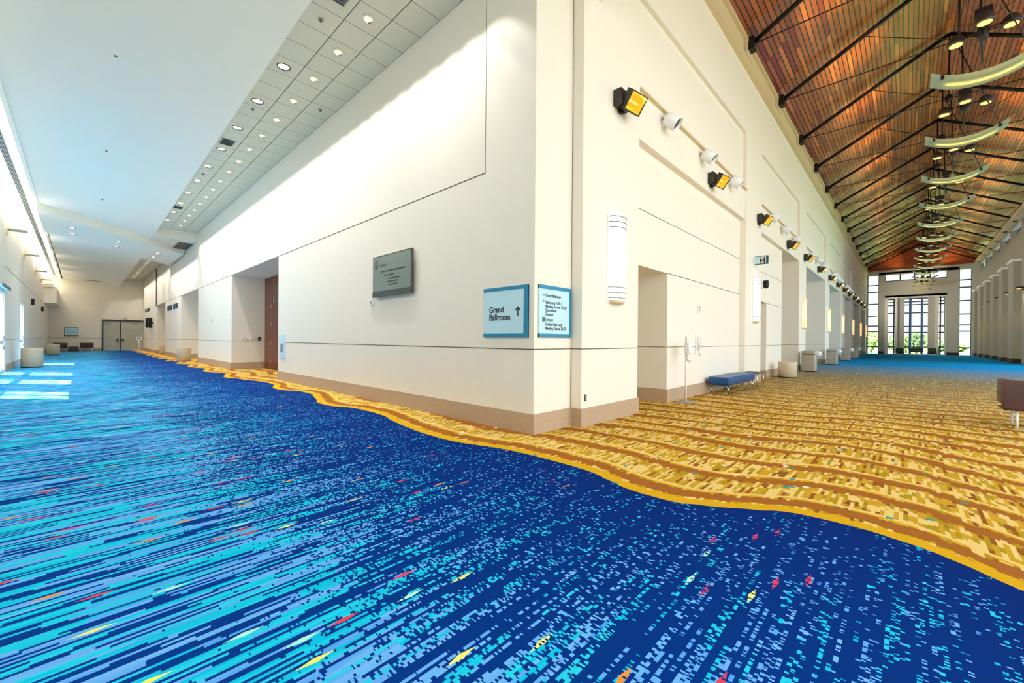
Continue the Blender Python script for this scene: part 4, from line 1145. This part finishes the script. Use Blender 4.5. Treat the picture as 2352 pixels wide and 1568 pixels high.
for q in range(7):
    x_ = -0.36
    while x_ < 0.3:
        wd_ = random.uniform(0.04, 0.12); ln.box(x_, x_+wd_, -0.052, -0.049, 0.27-q*0.08, 0.295-q*0.08); x_ += wd_+0.03
ln.build('printing', M['teal'], es)
wl = thing('emergency_light', 'white emergency light box above the grey end doors', 'lamp', (-1.5, YE, 3.8))
MB().box(-0.16, 0.16, -0.12, 0, -0.18, 0.16).build('box_body', M['white'], wl, 0.01)
for x in (-0.1, 0.1): MB().lathe([(0.03,0),(0.07,-0.1),(0.06,-0.12)], c=(x,-0.08,0.22), n=12, axis='y').build('lamp_head', M['white'], wl)
ss = thing('sign_stand', 'white notice card on a post before the grey end doors', 'sign', (-0.55, 55.5, 0))
MB().lathe([(0.2,0),(0.2,0.02),(0.03,0.04)], n=20).build('base', M['white'], ss); MB().tube([(0,0,0.02),(0,0,1.2)], 0.03, 10).build('post', M['white'], ss); MB().box(-0.24, 0.24, -0.03, -0.01, 1.2, 1.52).build('card', M['white'], ss); MB().box(-0.15, 0.15, -0.034, -0.03, 1.3, 1.42).build('printing', M['grey'], ss)
for k, (y, z) in enumerate(((51.3, 2.95), (48.9, 2.9))):
    t = thing('wall_loudspeaker', ['black speaker on a bracket by the far end of the corridor wall','black speaker on the pier just past the third niche'][k], 'speaker', (0, y, z))
    MB().rbox(-0.36, -0.1, -0.22, 0.22, -0.5, 0.5, 0.02, 2).build('cabinet', M['black'], t); MB().box(-0.12, 0, -0.08, 0.08, -0.1, 0.1).build('bracket', M['black'], t)
# illegible lettering rows on the far piers: dark raised strokes
def strokes(name, label, y0, y1, z0, z1, n):
    t = thing(name, label, 'sign', (0, y0, z0))
    m_ = MB(); step = (y1-y0)/n
    for k in range(n):
        if k == n//2: continue
        y = step*k; h_ = z1-z0
        m_.box(-0.05, 0, y, y+step*0.2, 0, h_); m_.box(-0.05, 0, y, y+step*0.62, h_*0.45, h_*0.56)
        if k % 2: m_.box(-0.05, 0, y, y+step*0.62, h_*0.88, h_)
        else: m_.box(-0.05, 0, y+step*0.46, y+step*0.62, 0, h_)
    m_.build('letter_row', M['darkteal'], t)
strokes('pier_lettering', 'dark raised lettering on the pier between the second and third niches', 34.4, 39.4, 3.62, 4.02, 9)
strokes('end_lettering', 'small dark lettering plate at the far end of the corridor wall', 52.0, 56.0, 4.15, 4.5, 6)
# uplights and speakers on the left wall
def make_up():
    t = thing('wall_uplight', '', 'wall lamp')
    MB().rbox(0.06, 0.62, -0.3, 0.3, 0, 0.05, 0.015, 2).build('glass_shelf', M['cream'], t); MB().box(0, 0.08, -0.05, 0.05, -0.25, 0.03).build('bracket', M['cream'], t)
    return t
up = make_up()
for k, y in enumerate((23.3, 31.0, 39.2, 45.5, 50.0)):
    lab = ORD[k] + ' thin shelf uplight high on the left wall, from the near end'
    xo = XW
    if k == 0: up.location = (xo,y,6.0 if xo > XW+0.1 else 6.0); up['label'] = lab; up['group'] = 'shelf uplights on the left wall'
    else: dup(up, (xo,y,6.0), lab, group='shelf uplights on the left wall')
for k, (y, z) in enumerate(((37.1, 3.75), (47.0, 3.75))):
    t = thing('exit_speaker', ['small black speaker on the left wall between the openings','small black speaker on the left wall near the far alcove'][k], 'speaker', (XW, y, z))
    MB().rbox(0, 0.14, -0.12, 0.12, -0.2, 0.2, 0.02, 2).build('cabinet', M['black'], t); MB().box(0, 0.05, -0.06, 0.06, -0.32, -0.18).build('bracket', M['white'], t)

# ------------------------------------------------------------------ outside
def make_tree(name, h, r, leafm, n, seed):
    rnd = random.Random(seed)
    t = thing(name, '', 'tree')
    MB().tube([(0,0,0),(0.05,0.05,h*0.3),(0,-0.05,h*0.62)], [0.16,0.12,0.06], 8).build('trunk', M['bark'], t)
    m_ = MB()
    for k in range(n):
        while True:
            p = Vector((rnd.uniform(-1,1), rnd.uniform(-1,1), rnd.uniform(-1,1)))
            if 0.25 < p.length < 1: break
        c_ = Vector((p.x*r, p.y*r, h*0.58 + p.z*h*0.42)); s_ = rnd.uniform(0.12, 0.3)
        a = Vector((rnd.uniform(-1,1), rnd.uniform(-1,1), rnd.uniform(-1,1))).normalized(); b = a.orthogonal().normalized()
        m_.quad(tuple(c_-a*s_), tuple(c_+b*s_*0.6), tuple(c_+a*s_), tuple(c_-b*s_*0.6))
    m_.build('crown', M[leafm], t)
    return t
tspecs = [(78.5,-0.4,3.2,1.5,'leaf','leafy light green tree outside the left strip window'),(83.5,1.4,4.0,1.7,'leaf','tall pale tree outside at the edge of the left strip window'),
          (79,-3.0,2.6,1.1,'leaf2','slim tree outside the left side of the gable portal'),(82.5,-4.2,2.9,1.2,'leaf','bushy tree outside behind the left blue post'),
          (79.5,-5.3,3.3,0.9,'leaf2','taller dark tree outside between the two blue posts'),(82.5,-7.0,2.8,1.2,'leaf','bushy tree outside behind the right blue post'),
          (78.2,-7.6,1.8,0.8,'leaf2','low shrub outside the right side of the gable portal'),(80,-9.3,1.5,1.0,'leaf','low pale shrub outside the right strip window')]
for k, (x, y, h_, r_, lm, lab) in enumerate(tspecs):
    t = make_tree('garden_tree', h_, r_, lm, 420, 50+k); t.location = (x, y, -0.05); t['label'] = lab; t['group'] = 'trees outside the gable'

# ------------------------------------------------------------------ world and sun
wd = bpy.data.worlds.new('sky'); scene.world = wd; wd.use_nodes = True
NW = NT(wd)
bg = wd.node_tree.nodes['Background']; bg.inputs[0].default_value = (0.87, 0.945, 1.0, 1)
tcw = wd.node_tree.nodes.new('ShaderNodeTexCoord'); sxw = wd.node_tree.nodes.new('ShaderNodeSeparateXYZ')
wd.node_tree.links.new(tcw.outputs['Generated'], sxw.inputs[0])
# sky strength shaped to light the interior, kept dim low beyond the gable
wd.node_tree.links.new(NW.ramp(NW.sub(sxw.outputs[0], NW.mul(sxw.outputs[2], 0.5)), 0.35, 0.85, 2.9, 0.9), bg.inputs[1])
sun_d = bpy.data.lights.new('sun', 'SUN'); sun_d.energy = 42.0; sun_d.angle = math.radians(0.5); sun_d.color = (1.0, 0.97, 0.92)
sun = bpy.data.objects.new('sun', sun_d); COL.objects.link(sun)
el = math.radians(46)
sun.rotation_euler = Vector((0.69*math.cos(el), -0.72*math.cos(el), -math.sin(el))).to_track_quat('-Z', 'Y').to_euler()

scene.view_settings.view_transform = 'Standard'
scene.view_settings.look = 'None'
scene.view_settings.exposure = 0.6
scene.cycles.max_bounces = 8
scene.cycles.diffuse_bounces = 5
scene.cycles.adaptive_threshold = 0.03
scene.cycles.sample_clamp_indirect = 6.0
